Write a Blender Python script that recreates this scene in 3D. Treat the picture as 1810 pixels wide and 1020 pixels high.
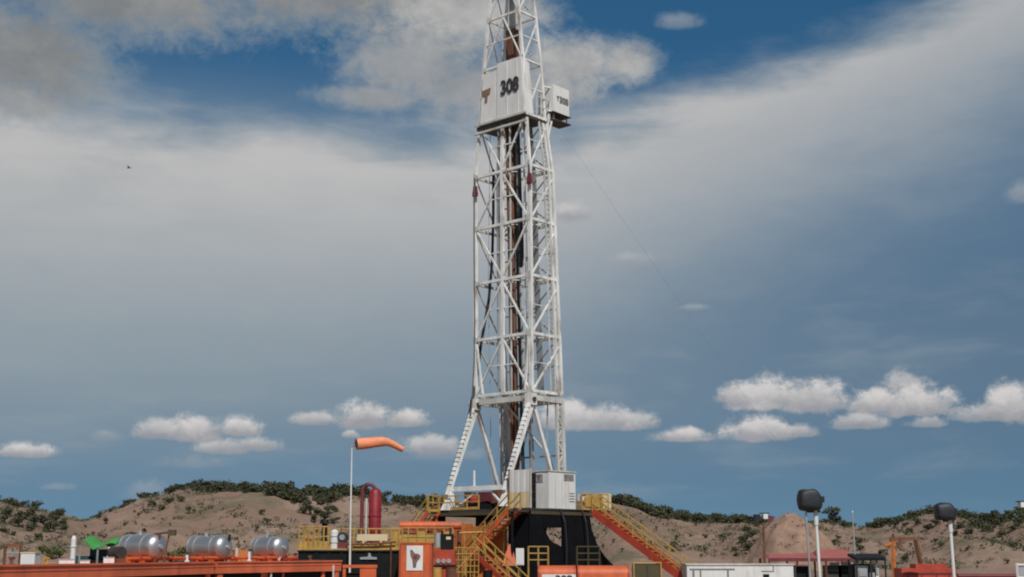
import bpy, math, random
from mathutils import Vector, Matrix, noise as mnoise
random.seed(308)
S = bpy.context.scene
COL = S.collection
for _o in list(bpy.data.objects):
    bpy.data.objects.remove(_o)

# ------------------------------------------------------------------ camera
FPX, CX, CY, HORIZON, CAM_Z = 2300.0, 905.0, 510.0, 975.0, 3.2
PITCH = math.atan((HORIZON - CY) / FPX)
CP, SP = math.cos(PITCH), math.sin(PITCH)
cam_data = bpy.data.cameras.new('camera')
cam = bpy.data.objects.new('camera', cam_data)
COL.objects.link(cam)
cam.location = (0, 0, CAM_Z)
cam.rotation_euler = (math.pi / 2 + PITCH, 0, 0)
cam_data.sensor_width = 36.0
cam_data.lens = FPX / 1810.0 * 36.0
cam_data.clip_end = 20000
S.camera = cam


def at(px, py, Y):
    """photograph pixel and real distance ahead -> world point"""
    xc, yc = (px - CX) / FPX, (CY - py) / FPX
    d = Vector((xc, CP - yc * SP, SP + yc * CP))
    return Vector((0, 0, CAM_Z)) + d * (Y / d.y)


def ang(px, py):
    d = at(px, py, 1.0) - Vector((0, 0, CAM_Z))
    d.normalize()
    return math.degrees(math.atan2(d.x, d.y)), math.degrees(math.asin(d.z))


# ------------------------------------------------------------------ light
SUN_AZ, SUN_EL = 165.0, 46.0          # compass degrees from the view axis, clockwise
sd = Vector((math.sin(math.radians(SUN_AZ)) * math.cos(math.radians(SUN_EL)),
             math.cos(math.radians(SUN_AZ)) * math.cos(math.radians(SUN_EL)),
             math.sin(math.radians(SUN_EL))))
sl = bpy.data.lights.new('sun', 'SUN')
sl.energy = 3.3
sl.angle = math.radians(0.53)
sl.color = (1.0, 0.955, 0.89)
sun = bpy.data.objects.new('sun', sl)
COL.objects.link(sun)
sun.rotation_euler = sd.to_track_quat('Z', 'Y').to_euler()
sun.location = (60, -60, 90)

S.view_settings.view_transform = 'Standard'
S.view_settings.look = 'None'
S.view_settings.exposure = 0.0
S.view_settings.gamma = 1.0
S.view_settings.use_curve_mapping = False
S.cycles.max_bounces = 6
S.cycles.filter_width = 2.0

# ------------------------------------------------------------------ sky
W = bpy.data.worlds.new('World')
S.world = W
W.use_nodes = True
NT = W.node_tree
NT.nodes.clear()


class E:
    """socket wrapper: arithmetic builds math nodes"""
    tree = NT

    def __init__(self, s):
        self.s = s

    @staticmethod
    def m(op, *a, clamp=False):
        n = E.tree.nodes.new('ShaderNodeMath')
        n.operation = op
        n.use_clamp = clamp
        for i, v in enumerate(a):
            if isinstance(v, E):
                E.tree.links.new(v.s, n.inputs[i])
            else:
                n.inputs[i].default_value = v
        return E(n.outputs[0])

    def __add__(s, o): return E.m('ADD', s, o)
    __radd__ = __add__
    def __sub__(s, o): return E.m('SUBTRACT', s, o)
    def __rsub__(s, o): return E.m('SUBTRACT', o, s)
    def __mul__(s, o): return E.m('MULTIPLY', s, o)
    __rmul__ = __mul__
    def __truediv__(s, o): return E.m('DIVIDE', s, o)


def sstep(x, lo, hi):
    n = E.tree.nodes.new('ShaderNodeMapRange')
    n.interpolation_type = 'SMOOTHSTEP'
    n.inputs['From Min'].default_value = lo
    n.inputs['From Max'].default_value = hi
    E.tree.links.new(x.s, n.inputs['Value'])
    return E(n.outputs['Result'])


def mixc(f, a, b):
    n = E.tree.nodes.new('ShaderNodeMix')
    n.data_type = 'RGBA'
    n.clamp_factor = True
    for v, k in ((f, 0), (a, 6), (b, 7)):
        if isinstance(v, E):
            E.tree.links.new(v.s, n.inputs[k])
        elif k == 0:
            n.inputs[0].default_value = v
        else:
            n.inputs[k].default_value = (*v, 1)
    return E(n.outputs[2])


def lin(r, g, b):
    return tuple(((c / 255) / 12.92 if c < 10 else ((c / 255 + .055) / 1.055) ** 2.4) for c in (r, g, b))


tc = NT.nodes.new('ShaderNodeTexCoord')
sep = NT.nodes.new('ShaderNodeSeparateXYZ')
NT.links.new(tc.outputs['Generated'], sep.inputs[0])
dx, dy, dz = (E(sep.outputs[i]) for i in range(3))
AZ = E.m('ARCTAN2', dx, dy) * 57.29578
EL = E.m('ARCSINE', dz) * 57.29578


def sky_noise(scale, detail, rough, sz=1.0, dist=0.0, off=(0, 0, 0)):
    mp = NT.nodes.new('ShaderNodeMapping')
    mp.inputs['Scale'].default_value = (57.3 * scale, 57.3 * scale, 57.3 * scale * sz)
    mp.inputs['Location'].default_value = off
    NT.links.new(tc.outputs['Generated'], mp.inputs[0])
    n = NT.nodes.new('ShaderNodeTexNoise')
    n.inputs['Scale'].default_value = 1.0
    n.inputs['Detail'].default_value = detail
    n.inputs['Roughness'].default_value = rough
    n.inputs['Distortion'].default_value = dist
    NT.links.new(mp.outputs[0], n.inputs['Vector'])
    return E(n.outputs['Fac']) - 0.5


nf = sky_noise(1.25, 8, 0.66, 1.25, 0.25)           # puffy detail
nb = sky_noise(0.22, 5, 0.55, 1.5)           # large lumps
nst = sky_noise(0.16, 5, 0.55, 4.0, 0.3)     # drawn-out streaks
nsh = sky_noise(0.5, 5, 0.6, 1.4, 0, (3, 7, 1))

sky = NT.nodes.new('ShaderNodeTexSky')
sky.sky_type = 'NISHITA'
sky.sun_disc = False
sky.sun_elevation = math.radians(SUN_EL)
sky.sun_rotation = math.radians(SUN_AZ)
sky.altitude = 1500
sky.air_density = 1.0
sky.dust_density = 0.0
sky.ozone_density = 6.0
lift = NT.nodes.new('ShaderNodeCombineXYZ')       # look a little above the haze at the horizon
for _i, _e in enumerate((dx, dy, dz * 0.9 + 0.12)):
    NT.links.new(_e.s, lift.inputs[_i])
nrm = NT.nodes.new('ShaderNodeVectorMath')
nrm.operation = 'NORMALIZE'
NT.links.new(lift.outputs[0], nrm.inputs[0])
NT.links.new(nrm.outputs[0], sky.inputs[0])
tint = NT.nodes.new('ShaderNodeMix')
tint.data_type = 'RGBA'
tint.blend_type = 'MULTIPLY'
tint.inputs[0].default_value = 1.0
NT.links.new(sky.outputs[0], tint.inputs[6])
NT.links.new(mixc(sstep(EL, 5.0, 22.0), (0.93, 1.02, 0.90), (0.72, 1.44, 1.44)).s, tint.inputs[7])
bg_sky = NT.nodes.new('ShaderNodeBackground')
NT.links.new(tint.outputs[2], bg_sky.inputs[0])
bg_sky.inputs[1].default_value = 0.05

col = None      # running cloud colour / cover


def lay(col_a, mask, colour):
    """lay one cloud layer over (colour, cover)"""
    c0, m0 = col_a
    keep = (1.0 - mask)
    m1 = 1.0 - (1.0 - m0) * keep if isinstance(m0, E) else mask
    c1 = mixc(mask, c0, colour) if m0 is not None else colour
    return c1, m1


# 1 high thin veil: crisp upper rim climbing to the right, long soft fade below
rim_l = ang(300, 194)[1]
a_k, _ = ang(930, 190)
slope = (ang(1560, 10)[1] - ang(930, 190)[1]) / (ang(1560, 10)[0] - a_k)
azr = E.m('MINIMUM', E.m('MAXIMUM', AZ - a_k, 0.0), 40.0)
depth = (azr * (slope * 1.16) + rim_l) + nst * 3.4 + nb * 1.8 + nsh * 0.8 - EL     # degrees beneath the rim
veil_up = sstep(depth, -1.0, 2.3)
veil_dn = 1.0 - sstep(depth + azr * 0.09 + nst * 3.0, 1.6, 13.5)
veil = veil_up * veil_dn * (nst * 0.30 + 0.97)
veil = E.m('MULTIPLY', veil, 0.97, clamp=True)
# thin haze-like streaks low down
low = sstep(nst, -0.02, 0.30) * sstep(EL, 0.0, 3.0) * (1.0 - sstep(EL, 8.0, 16.0)) * 0.30
film = (1.0 - sstep(AZ, -22.0, 26.0)) * 0.50 + 0.16        # thin grey film, thicker to the left
film = film * sstep(EL, 0.5, 8.0) * (1.0 - sstep(EL, 15.0, 22.0)) * (nst * 0.5 + 1.0)
layers = (lin(154, 166, 170), film)
layers = lay(layers, veil, mixc(sstep(nst + nb * 0.5, -0.3, 0.3), lin(176, 178, 179), lin(193, 191, 190)))
layers = lay(layers, low, lin(152, 160, 169))


# 2 cumulus: lobes (px, base_py, half width px, height px), gathered into banks of like cover
pos = NT.nodes.new('ShaderNodeCombineXYZ')
NT.links.new(AZ.s, pos.inputs[0])
NT.links.new(EL.s, pos.inputs[1])


def vm(op, a, b=None, c=None, out=0):
    n = NT.nodes.new('ShaderNodeVectorMath')
    n.operation = op
    for i, v in enumerate((a, b, c)):
        if v is None:
            continue
        if isinstance(v, tuple):
            n.inputs[i].default_value = v
        else:
            NT.links.new(v, n.inputs[i])
    return n.outputs[out]


def lobe_field(lobes, below=0.3):
    """nearest-lobe field and height within the lobe"""
    F = Wt = Yt = None
    for px, py, rx, h in lobes:
        if h > 24:
            rx, h = rx * 1.02, h * 0.86
        a0, e0 = ang(px, py)
        ra = abs(ang(px + rx, py)[0] - ang(px - rx, py)[0]) / 2
        rh = ang(px, py - h)[1] - e0
        q = vm('MULTIPLY_ADD', pos.outputs[0], (1 / ra, 1 / rh, 0.0), (-a0 / ra, -e0 / rh, 0.0))
        v = vm('MAXIMUM', q, vm('MULTIPLY', q, (-1.0, -1.0 / below, 0.0)))
        f = E.m('SUBTRACT', 1.0, E(vm('LENGTH', v, out=1)))
        w = E.m('MAXIMUM', f + 0.35, 0.0)
        y = E(vm('DOT_PRODUCT', q, (0.0, 1.0, 0.0), out=1))
        if F is None:
            F, Wt, Yt = f, w, w * y
        else:
            F, Wt, Yt = E.m('MAXIMUM', F, f), Wt + w, E.m('MULTIPLY_ADD', w, y, Yt)
    return F, Yt / E.m('MAXIMUM', Wt, 0.001)


def bank(lobes, cover, bright, edge=0.52, na=1.2, below=0.3, lo=(152, 153, 159), hi=(212, 208, 206), lump=0.50):
    global layers
    F, t = lobe_field(lobes, below)
    mk = sstep(F + nf * na + nsh * lump, 0.0, edge) * cover
    t = sstep(t + nsh * 0.8 + nf * 0.7, -0.20, 0.70)
    layers = lay(layers, mk, mixc(t, tuple(c * bright for c in lin(*lo)), tuple(c * bright for c in lin(*hi))))


def deck_bank(lumps, cover, lo_c, hi_c, na=0.85, edge=0.80):
    """grey overhead lumps, no flat base"""
    global layers
    F = None
    for px, py, rx, ry in lumps:
        a0, e0 = ang(px, py)
        ra = abs(ang(px + rx, py)[0] - ang(px - rx, py)[0]) / 2
        rh = abs(ang(px, py - ry)[1] - ang(px, py + ry)[1]) / 2
        q = vm('MULTIPLY_ADD', pos.outputs[0], (1 / ra, 1 / rh, 0.0), (-a0 / ra, -e0 / rh, 0.0))
        f = E.m('SUBTRACT', 1.0, E(vm('LENGTH', q, out=1)))
        F = f if F is None else E.m('SMOOTH_MAX', F, f, 0.25)
    F = F + nf * na + nb * 0.6
    mk = sstep(F, 0.0, edge) * cover
    layers = lay(layers, mk, mixc(sstep(nsh * 0.7 + nb * 0.7 + nf * 0.12, -0.26, 0.26), lo_c, hi_c))


g1, g2, g3 = lin(118, 121, 123), lin(146, 147, 147), lin(166, 166, 166)
g4, g5 = lin(188, 187, 184), lin(142, 144, 147)
# the broken grey layer goes on overhead and behind the camera
over = sstep(nb + nsh * 0.35, -0.10, 0.14) * sstep(EL + nb * 6.0, 24.0, 28.0)
layers = lay(layers, over, mixc(sstep(nsh, -0.25, 0.25), g1, g3))
deck_bank([(55, 100, 215, 150), (200, -15, 360, 120), (560, -35, 380, 140)], 0.97, g1, g2)
deck_bank([(740, 110, 205, 115), (850, 155, 190, 85), (40, 180, 110, 45), (660, 172, 150, 34), (960, 160, 140, 46)], 0.88, g5, g3)
deck_bank([(840, 20, 200, 100), (1010, 110, 140, 70), (1110, 108, 80, 55)], 0.97, g5, g4)
bank([(1010, 380, 46, 42)], 0.72, 0.98, 0.8, 1.0, 0.5)
bank([(1812, 345, 44, 40), (1112, 462, 50, 26), (1200, 42, 60, 30)], 0.42, 0.97, 0.8, 1.2, 0.5)
bank([(185, 772, 40, 16), (345, 820, 90, 22), (265, 872, 70, 38), (800, 806, 90, 20), (1165, 775, 36, 16),
      (1225, 545, 40, 10), (100, 862, 40, 12)], 0.34, 0.90, 0.8, 1.2, 0.5)
bank([(1600, 692, 54, 54), (1755, 738, 95, 38), (1515, 752, 66, 36), (1640, 750, 46, 26), (1125, 752, 52, 38),
      (770, 794, 74, 36), (395, 796, 60, 34), (455, 792, 54, 30), (290, 768, 72, 42), (1410, 768, 56, 28),
      (555, 746, 46, 28), (620, 771, 20, 14)], 0.82, 0.93)
bank([(45, 803, 72, 30), (350, 770, 62, 56), (425, 764, 50, 40), (645, 748, 62, 56), (715, 748, 56, 36),
      (1000, 747, 64, 64), (1065, 751, 70, 54), (1210, 775, 60, 32), (1345, 770, 82, 52), (1355, 712, 104, 66),
      (1430, 715, 92, 70), (1310, 706, 60, 44), (1620, 724, 92, 62), (1555, 720, 70, 50), (1790, 728, 70, 76),
      (1860, 738, 92, 64)], 0.96, 1.0)
# the same row carries on round the horizon
away = sstep(E.m('ABSOLUTE', AZ), 24.0, 28.0)
rowm = sstep(nb * 1.3 + nf * 0.45 - E.m('ABSOLUTE', EL - 6.0) * 0.035, 0.04, 0.14) * away * sstep(EL, 1.5, 3.5)
layers = lay(layers, rowm, mixc(sstep(nsh, -0.2, 0.25), lin(150, 150, 156), lin(207, 203, 201)))

bg_cl = NT.nodes.new('ShaderNodeBackground')
NT.links.new(layers[0].s, bg_cl.inputs[0])
bg_cl.inputs[1].default_value = 1.0
mx = NT.nodes.new('ShaderNodeMixShader')
NT.links.new(layers[1].s, mx.inputs[0])
NT.links.new(bg_sky.outputs[0], mx.inputs[1])
NT.links.new(bg_cl.outputs[0], mx.inputs[2])
wo = NT.nodes.new('ShaderNodeOutputWorld')
NT.links.new(mx.outputs[0], wo.inputs[0])
W.cycles.sampling_method = 'MANUAL'
W.cycles.sample_map_resolution = 512

# ------------------------------------------------------------------ materials
MATS = {}


def mat(name, colour, rough=0.6, metal=0.0, vary=0.18, scale=1.5, dirt=None, dirt_amt=0.35, dirt_scale=0.7, bump=0.0,
        stretch=(1, 1, 1), alt=None, spec=0.5):
    """procedural paint: base colour, tone variation, patches of dirt or rust, fine relief"""
    if name in MATS:
        return MATS[name]
    m = bpy.data.materials.new(name)
    m.use_nodes = True
    nt = m.node_tree
    bs = nt.nodes['Principled BSDF']
    tc_ = nt.nodes.new('ShaderNodeTexCoord')
    mp = nt.nodes.new('ShaderNodeMapping')
    mp.inputs['Scale'].default_value = stretch
    nt.links.new(tc_.outputs['Object'], mp.inputs[0])

    def nz(sc, det=5):
        n = nt.nodes.new('ShaderNodeTexNoise')
        n.inputs['Scale'].default_value = sc
        n.inputs['Detail'].default_value = det
        n.inputs['Roughness'].default_value = 0.6
        nt.links.new(mp.outputs[0], n.inputs['Vector'])
        return n.outputs['Fac']

    def mixn(f, a, b):
        n = nt.nodes.new('ShaderNodeMix')
        n.data_type = 'RGBA'
        nt.links.new(f, n.inputs[0])
        for v, k in ((a, 6), (b, 7)):
            if isinstance(v, tuple):
                n.inputs[k].default_value = (*v, 1)
            else:
                nt.links.new(v, n.inputs[k])
        return n.outputs[2]

    def step(s, lo, hi, top=1.0):
        n = nt.nodes.new('ShaderNodeMapRange')
        n.interpolation_type = 'SMOOTHSTEP'
        n.inputs['From Min'].default_value = lo
        n.inputs['From Max'].default_value = hi
        n.inputs['To Max'].default_value = top
        nt.links.new(s, n.inputs['Value'])
        return n.outputs['Result']

    lo_c = tuple(c * (1 - vary) for c in colour)
    hi_c = alt if alt else tuple(min(1, c * (1 + vary * 0.7)) for c in colour)
    c = mixn(step(nz(scale), 0.3, 0.7), lo_c, hi_c)
    if dirt:
        c = mixn(step(nz(dirt_scale, 7), 0.52, 0.72, dirt_amt), c, dirt)
    nt.links.new(c, bs.inputs['Base Color'])
    bs.inputs['Roughness'].default_value = rough
    bs.inputs['Metallic'].default_value = metal
    bs.inputs['Specular IOR Level'].default_value = spec
    if bump:
        b = nt.nodes.new('ShaderNodeBump')
        b.inputs['Strength'].default_value = bump
        b.inputs['Distance'].default_value = 0.05
        nt.links.new(nz(scale * 6), b.inputs['Height'])
        nt.links.new(b.outputs[0], bs.inputs['Normal'])
    MATS[name] = m
    return m


rust = (0.16, 0.065, 0.03)
grime = (0.20, 0.17, 0.13)
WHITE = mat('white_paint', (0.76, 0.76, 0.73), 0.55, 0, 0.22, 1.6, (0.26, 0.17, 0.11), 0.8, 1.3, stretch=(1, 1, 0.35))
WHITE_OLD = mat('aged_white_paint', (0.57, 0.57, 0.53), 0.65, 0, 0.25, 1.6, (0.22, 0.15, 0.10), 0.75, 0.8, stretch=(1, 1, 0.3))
WPANEL = mat('white_sheet', (0.72, 0.72, 0.70), 0.5, 0, 0.10, 1.0, (0.40, 0.33, 0.26), 0.55, 0.9, stretch=(1, 1, 0.3))
CREAM = mat('cream_paint', (0.66, 0.55, 0.34), 0.6, 0, 0.1, 0.8, grime, 0.4)
YELLOW = mat('yellow_paint', (0.47, 0.29, 0.07), 0.6, 0, 0.2, 1.5, (0.26, 0.13, 0.04), 0.6, 0.9)
ORANGE = mat('orange_paint', (0.60, 0.118, 0.034), 0.55, 0, 0.22, 1.3, (0.20, 0.085, 0.05), 0.7, 1.1, stretch=(1, 1, 0.5))
ORANGE_T = mat('orange_tarpaulin', (0.60, 0.18, 0.04), 0.75, 0, 0.25, 1.4, (0.30, 0.12, 0.04), 0.4, 0.8, 0.3)
RED = mat('red_oxide_paint', (0.42, 0.055, 0.028), 0.55, 0, 0.2, 1.2, (0.18, 0.05, 0.03), 0.5)
CRIMSON = mat('crimson_paint', (0.25, 0.014, 0.024), 0.5, 0, 0.3, 2.0, (0.12, 0.03, 0.02), 0.7, 1.6)
MAROON = mat('maroon_paint', (0.16, 0.028, 0.035), 0.6, 0, 0.2, 1.2, (0.06, 0.02, 0.02), 0.4)
RUSTY = mat('rusty_steel', (0.17, 0.070, 0.038), 0.8, 0, 0.35, 2.2, (0.07, 0.03, 0.02), 0.6, 0.8, stretch=(1, 1, 0.3))
DARKST = mat('dark_steel', (0.055, 0.05, 0.045), 0.6, 0.2, 0.3, 1.8, (0.14, 0.08, 0.05), 0.4)
BLACK = mat('black_tarpaulin_and_shade', (0.0055, 0.006, 0.008), 0.9, 0, 0.35, 1.2, (0.014, 0.012, 0.012), 0.6, 0.5, 0.4, spec=0.12)  # near-black: on the substructure it also carries painted-in shade
BLACKP = mat('black_paint', (0.009, 0.010, 0.011), 0.6, 0, 0.3, 1.0, (0.022, 0.020, 0.018), 0.5, spec=0.2)
FADED = mat('faded_orange_paint', (0.66, 0.150, 0.065), 0.55, 0, 0.2, 0.8, (0.28, 0.08, 0.05), 0.6, 1.0, stretch=(1, 1, 0.5))
EDGE = mat('brown_steel_edge', (0.075, 0.060, 0.030), 0.7)
WIRE = mat('pale_wire', (0.30, 0.31, 0.33), 0.6)
RUBBER = mat('black_rubber', (0.018, 0.020, 0.028), 0.65, 0, 0.2)
GALV = mat('galvanised_steel', (0.46, 0.47, 0.48), 0.45, 0.5, 0.12, 1.0, (0.30, 0.26, 0.22), 0.4)
CHROME = mat('polished_cladding', (0.52, 0.52, 0.53), 0.42, 0.86, 0.12, 1.4, (0.36, 0.29, 0.23), 0.6, 1.4, bump=0.02)
GREEN = mat('green_canvas', (0.045, 0.26, 0.055), 0.8, 0, 0.15, 0.8)
TEAL = mat('dark_teal_paint', (0.012, 0.055, 0.055), 0.6)
CANVAS_R = mat('faded_red_canvas', (0.34, 0.10, 0.085), 0.8, 0, 0.12, 0.5)
SOCK = mat('orange_windsock_cloth', (0.84, 0.30, 0.15), 0.75, 0, 0.10, 2.0, bump=0.1)
INK = mat('black_lettering', (0.035, 0.035, 0.038), 0.6, vary=0.1)
INK_G = mat('grey_lettering', (0.20, 0.20, 0.19), 0.6, vary=0.1)
INK_W = mat('white_lettering', (0.70, 0.68, 0.64), 0.6, vary=0.05)
EMBLEM = mat('brown_emblem', (0.24, 0.15, 0.09), 0.6, vary=0.2, scale=4)
EMBLEM_G = mat('grey_brown_emblem', (0.20, 0.12, 0.10), 0.6, vary=0.2, scale=4)
BROWNP = mat('brown_green_panel', (0.075, 0.060, 0.025), 0.6)
COVER = mat('black_lamp_cover', (0.016, 0.020, 0.026), 0.55, vary=0.25, scale=2.5, bump=0.2)
CABLE = mat('steel_wire', (0.10, 0.10, 0.11), 0.6)


# ------------------------------------------------------------------ mesh building
ORG = {}


class MB:
    def __init__(self):
        self.v, self.f = [], []

    def hexa(self, c8):
        b = len(self.v)
        self.v += [Vector(c) for c in c8]
        for q in ((0, 3, 2, 1), (4, 5, 6, 7), (0, 1, 5, 4), (1, 2, 6, 5), (2, 3, 7, 6), (3, 0, 4, 7)):
            self.f.append(tuple(b + i for i in q))
        return self

    def pip(self, o, a, b, c):
        o, a, b, c = map(Vector, (o, a, b, c))
        return self.hexa([o, o + a, o + a + b, o + b, o + c, o + a + c, o + a + b + c, o + b + c])

    def box(self, c, s, rz=0.0):
        c = Vector(c)
        cs, sn = math.cos(rz), math.sin(rz)
        a, b = Vector((cs * s[0], sn * s[0], 0)), Vector((-sn * s[1], cs * s[1], 0))
        h = Vector((0, 0, s[2]))
        return self.pip(c - a / 2 - b / 2 - h / 2, a, b, h)

    def bar(self, p, q, w, h=None, up=(0, 0, 1), taper=1.0):
        p, q = Vector(p), Vector(q)
        h = h or w
        d = (q - p).normalized()
        up = Vector(up)
        if abs(d.dot(up)) > 0.97:
            up = UV3
        s = d.cross(up).normalized()
        n = s.cross(d).normalized()
        c = []
        for pt, k in ((p, 1.0), (q, taper)):
            c += [pt + s * (sx * w * k / 2) + n * (sn_ * h * k / 2) for sx, sn_ in ((-1, -1), (1, -1), (1, 1), (-1, 1))]
        return self.hexa(c)

    def tube(self, pts, r, n=8, caps=True):
        pts = [Vector(p) for p in pts]
        rs = r if isinstance(r, (list, tuple)) else [r] * len(pts)
        base = len(self.v)
        prev = None
        for i, p in enumerate(pts):
            d = (pts[min(i + 1, len(pts) - 1)] - pts[max(i - 1, 0)]).normalized()
            ref = prev if prev else (Vector((0, 0, 1)) if abs(d.z) < 0.9 else Vector((1, 0, 0)))
            s = d.cross(ref).normalized()
            t = s.cross(d).normalized()
            prev = t
            for k in range(n):
                a = 2 * math.pi * k / n
                self.v.append(p + (s * math.cos(a) + t * math.sin(a)) * rs[i])
        for i in range(len(pts) - 1):
            for k in range(n):
                a, b = base + i * n + k, base + i * n + (k + 1) % n
                self.f.append((a, b, b + n, a + n))
        if caps:
            self.f.append(tuple(base + k for k in reversed(range(n))))
            self.f.append(tuple(base + (len(pts) - 1) * n + k for k in range(n)))
        return self

    def prism(self, poly, depth):
        """poly: 3-D points of one face, depth: extrusion vector"""
        b, n = len(self.v), len(poly)
        depth = Vector(depth)
        self.v += [Vector(p) for p in poly] + [Vector(p) + depth for p in poly]
        self.f.append(tuple(b + i for i in reversed(range(n))))
        self.f.append(tuple(b + n + i for i in range(n)))
        for i in range(n):
            j = (i + 1) % n
            self.f.append((b + i, b + j, b + n + j, b + n + i))
        return self

    def build(self, name, m, parent=None, smooth=False, origin=None):
        if parent is None:
            if origin is None:
                xs = [v.x for v in self.v]; ys = [v.y for v in self.v]; zs = [v.z for v in self.v]
                origin = Vector(((min(xs) + max(xs)) / 2, (min(ys) + max(ys)) / 2, min(zs)))
            org = Vector(origin)
        else:
            org = ORG[parent.name]
        me = bpy.data.meshes.new(name)
        me.from_pydata([tuple(v - org) for v in self.v], [], self.f)
        import bmesh
        bm = bmesh.new()
        bm.from_mesh(me)
        bmesh.ops.recalc_face_normals(bm, faces=bm.faces)
        bm.to_mesh(me)
        bm.free()
        if smooth:
            me.polygons.foreach_set('use_smooth', [True] * len(me.polygons))
            try:
                me.set_sharp_from_angle(angle=math.radians(40))
            except Exception:
                pass
        me.materials.append(m)
        o = bpy.data.objects.new(name, me)
        COL.objects.link(o)
        if parent is None:
            o.location = org
        else:
            o.parent = parent
        ORG[o.name] = org
        return o


def tag(o, label, cat, group=None, kind=None):
    if label: o['label'] = label
    if cat: o['category'] = cat
    if group: o['group'] = group
    if kind: o['kind'] = kind
    return o


def thing(name, loc, label, cat, group=None):
    o = bpy.data.objects.new(name, None)
    o.empty_display_size = 0.2
    COL.objects.link(o)
    o.location = loc
    ORG[o.name] = Vector(loc)
    return tag(o, label, cat, group)


def lettering(name, text, size, origin, xdir, up, m, parent, bold=0.03, squeeze=1.0, depth=0.006):
    """flat raised letters standing on a surface; origin = centre of the word"""
    cu = bpy.data.curves.new('letters', 'FONT')
    cu.body = text
    cu.size = size
    cu.align_x, cu.align_y = 'CENTER', 'CENTER'
    cu.offset = bold
    cu.extrude = depth
    to = bpy.data.objects.new('letters', cu)
    COL.objects.link(to)
    bpy.context.view_layer.update()
    me = bpy.data.meshes.new_from_object(to.evaluated_get(bpy.context.evaluated_depsgraph_get()))
    bpy.data.objects.remove(to)
    x, u_ = Vector(xdir).normalized(), Vector(up).normalized()
    n = x.cross(u_)
    org = Vector(origin) - ORG[parent.name]
    for v in me.vertices:
        c = v.co.copy()
        v.co = org + x * (c.x * squeeze) + u_ * c.y + n * c.z
    me.materials.clear()
    me.materials.append(m)
    me.name = name
    o = bpy.data.objects.new(name, me)
    COL.objects.link(o)
    o.parent = parent
    ORG[o.name] = ORG[parent.name]
    return o


# ------------------------------------------------------------------ ground and hills
def interp(tab, x):
    if x <= tab[0][0]: return tab[0][1]
    for (x0, y0), (x1, y1) in zip(tab, tab[1:]):
        if x <= x1:
            t = (x - x0) / (x1 - x0)
            t = t * t * (3 - 2 * t)
            return y0 + (y1 - y0) * t
    return tab[-1][1]


RIDGE_Y = 300.0
ridge_px = [(-400, 890), (-150, 872), (0, 892), (55, 898), (110, 914), (160, 922), (210, 905), (270, 882), (330, 868), (400, 868), (470, 872),
            (560, 878), (620, 874), (700, 890), (780, 893), (860, 900), (960, 890), (1060, 880), (1110, 896), (1160, 912),
            (1230, 922), (1340, 926), (1450, 926), (1520, 934), (1580, 926), (1650, 912), (1720, 922), (1780, 916), (1830, 905), (2000, 898), (2300, 905)]
RIDGE = [((px - CX) / FPX * RIDGE_Y, CAM_Z + (HORIZON - py) / FPX * RIDGE_Y * 1.0) for px, py in ridge_px]
RIDGE = [(-330, 14)] + RIDGE + [(330, 15)]


def fbm(x, y, z, o):
    return mnoise.fractal(Vector((x, y, z)), 0.9, 2.1, o, noise_basis='PERLIN_ORIGINAL')


def hill_z(X, Y):
    yr = RIDGE_Y + 6 * mnoise.noise(Vector((X * 0.03, 2.1, 0)))
    yb = 176 + 22 * mnoise.noise(Vector((X * 0.018, 7.7, 0))) + 7 * mnoise.noise(Vector((X * 0.07, 1.7, 3)))
    R = interp(RIDGE, X * RIDGE_Y / max(Y, 240)) if Y < RIDGE_Y else interp(RIDGE, X)
    p = (Y - yb) / (yr - yb)
    if p <= 0:
        return -0.6 + 0.12 * fbm(X * 0.1, Y * 0.1, 0, 3) + 0.55 * max(0, 1 + p * 3)
    if p < 1:
        s = p * p * (3 - 2 * p)
        s = 0.45 * s + 0.55 * (p ** 1.15)
        gul = abs(mnoise.noise(Vector((X * 0.085, Y * 0.012, 5)))) + 0.5 * abs(mnoise.noise(Vector((X * 0.21, Y * 0.03, 9))))
        g = (gul - 0.35) * 7.5 * p * (1 - p) * 2.2
        sh = fbm(X * 0.035, Y * 0.035, 2, 4) * 2.2 * p * (1 - p) * 2
        return R * s + g + sh + 0.25 * fbm(X * 0.4, Y * 0.4, 1, 3) * min(1, p * 4)
    q = Y - yr
    return R - q * 0.045 + 0.35 * fbm(X * 0.12, Y * 0.12, 4, 4) * min(1, q / 8 + 0.3)


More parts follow.
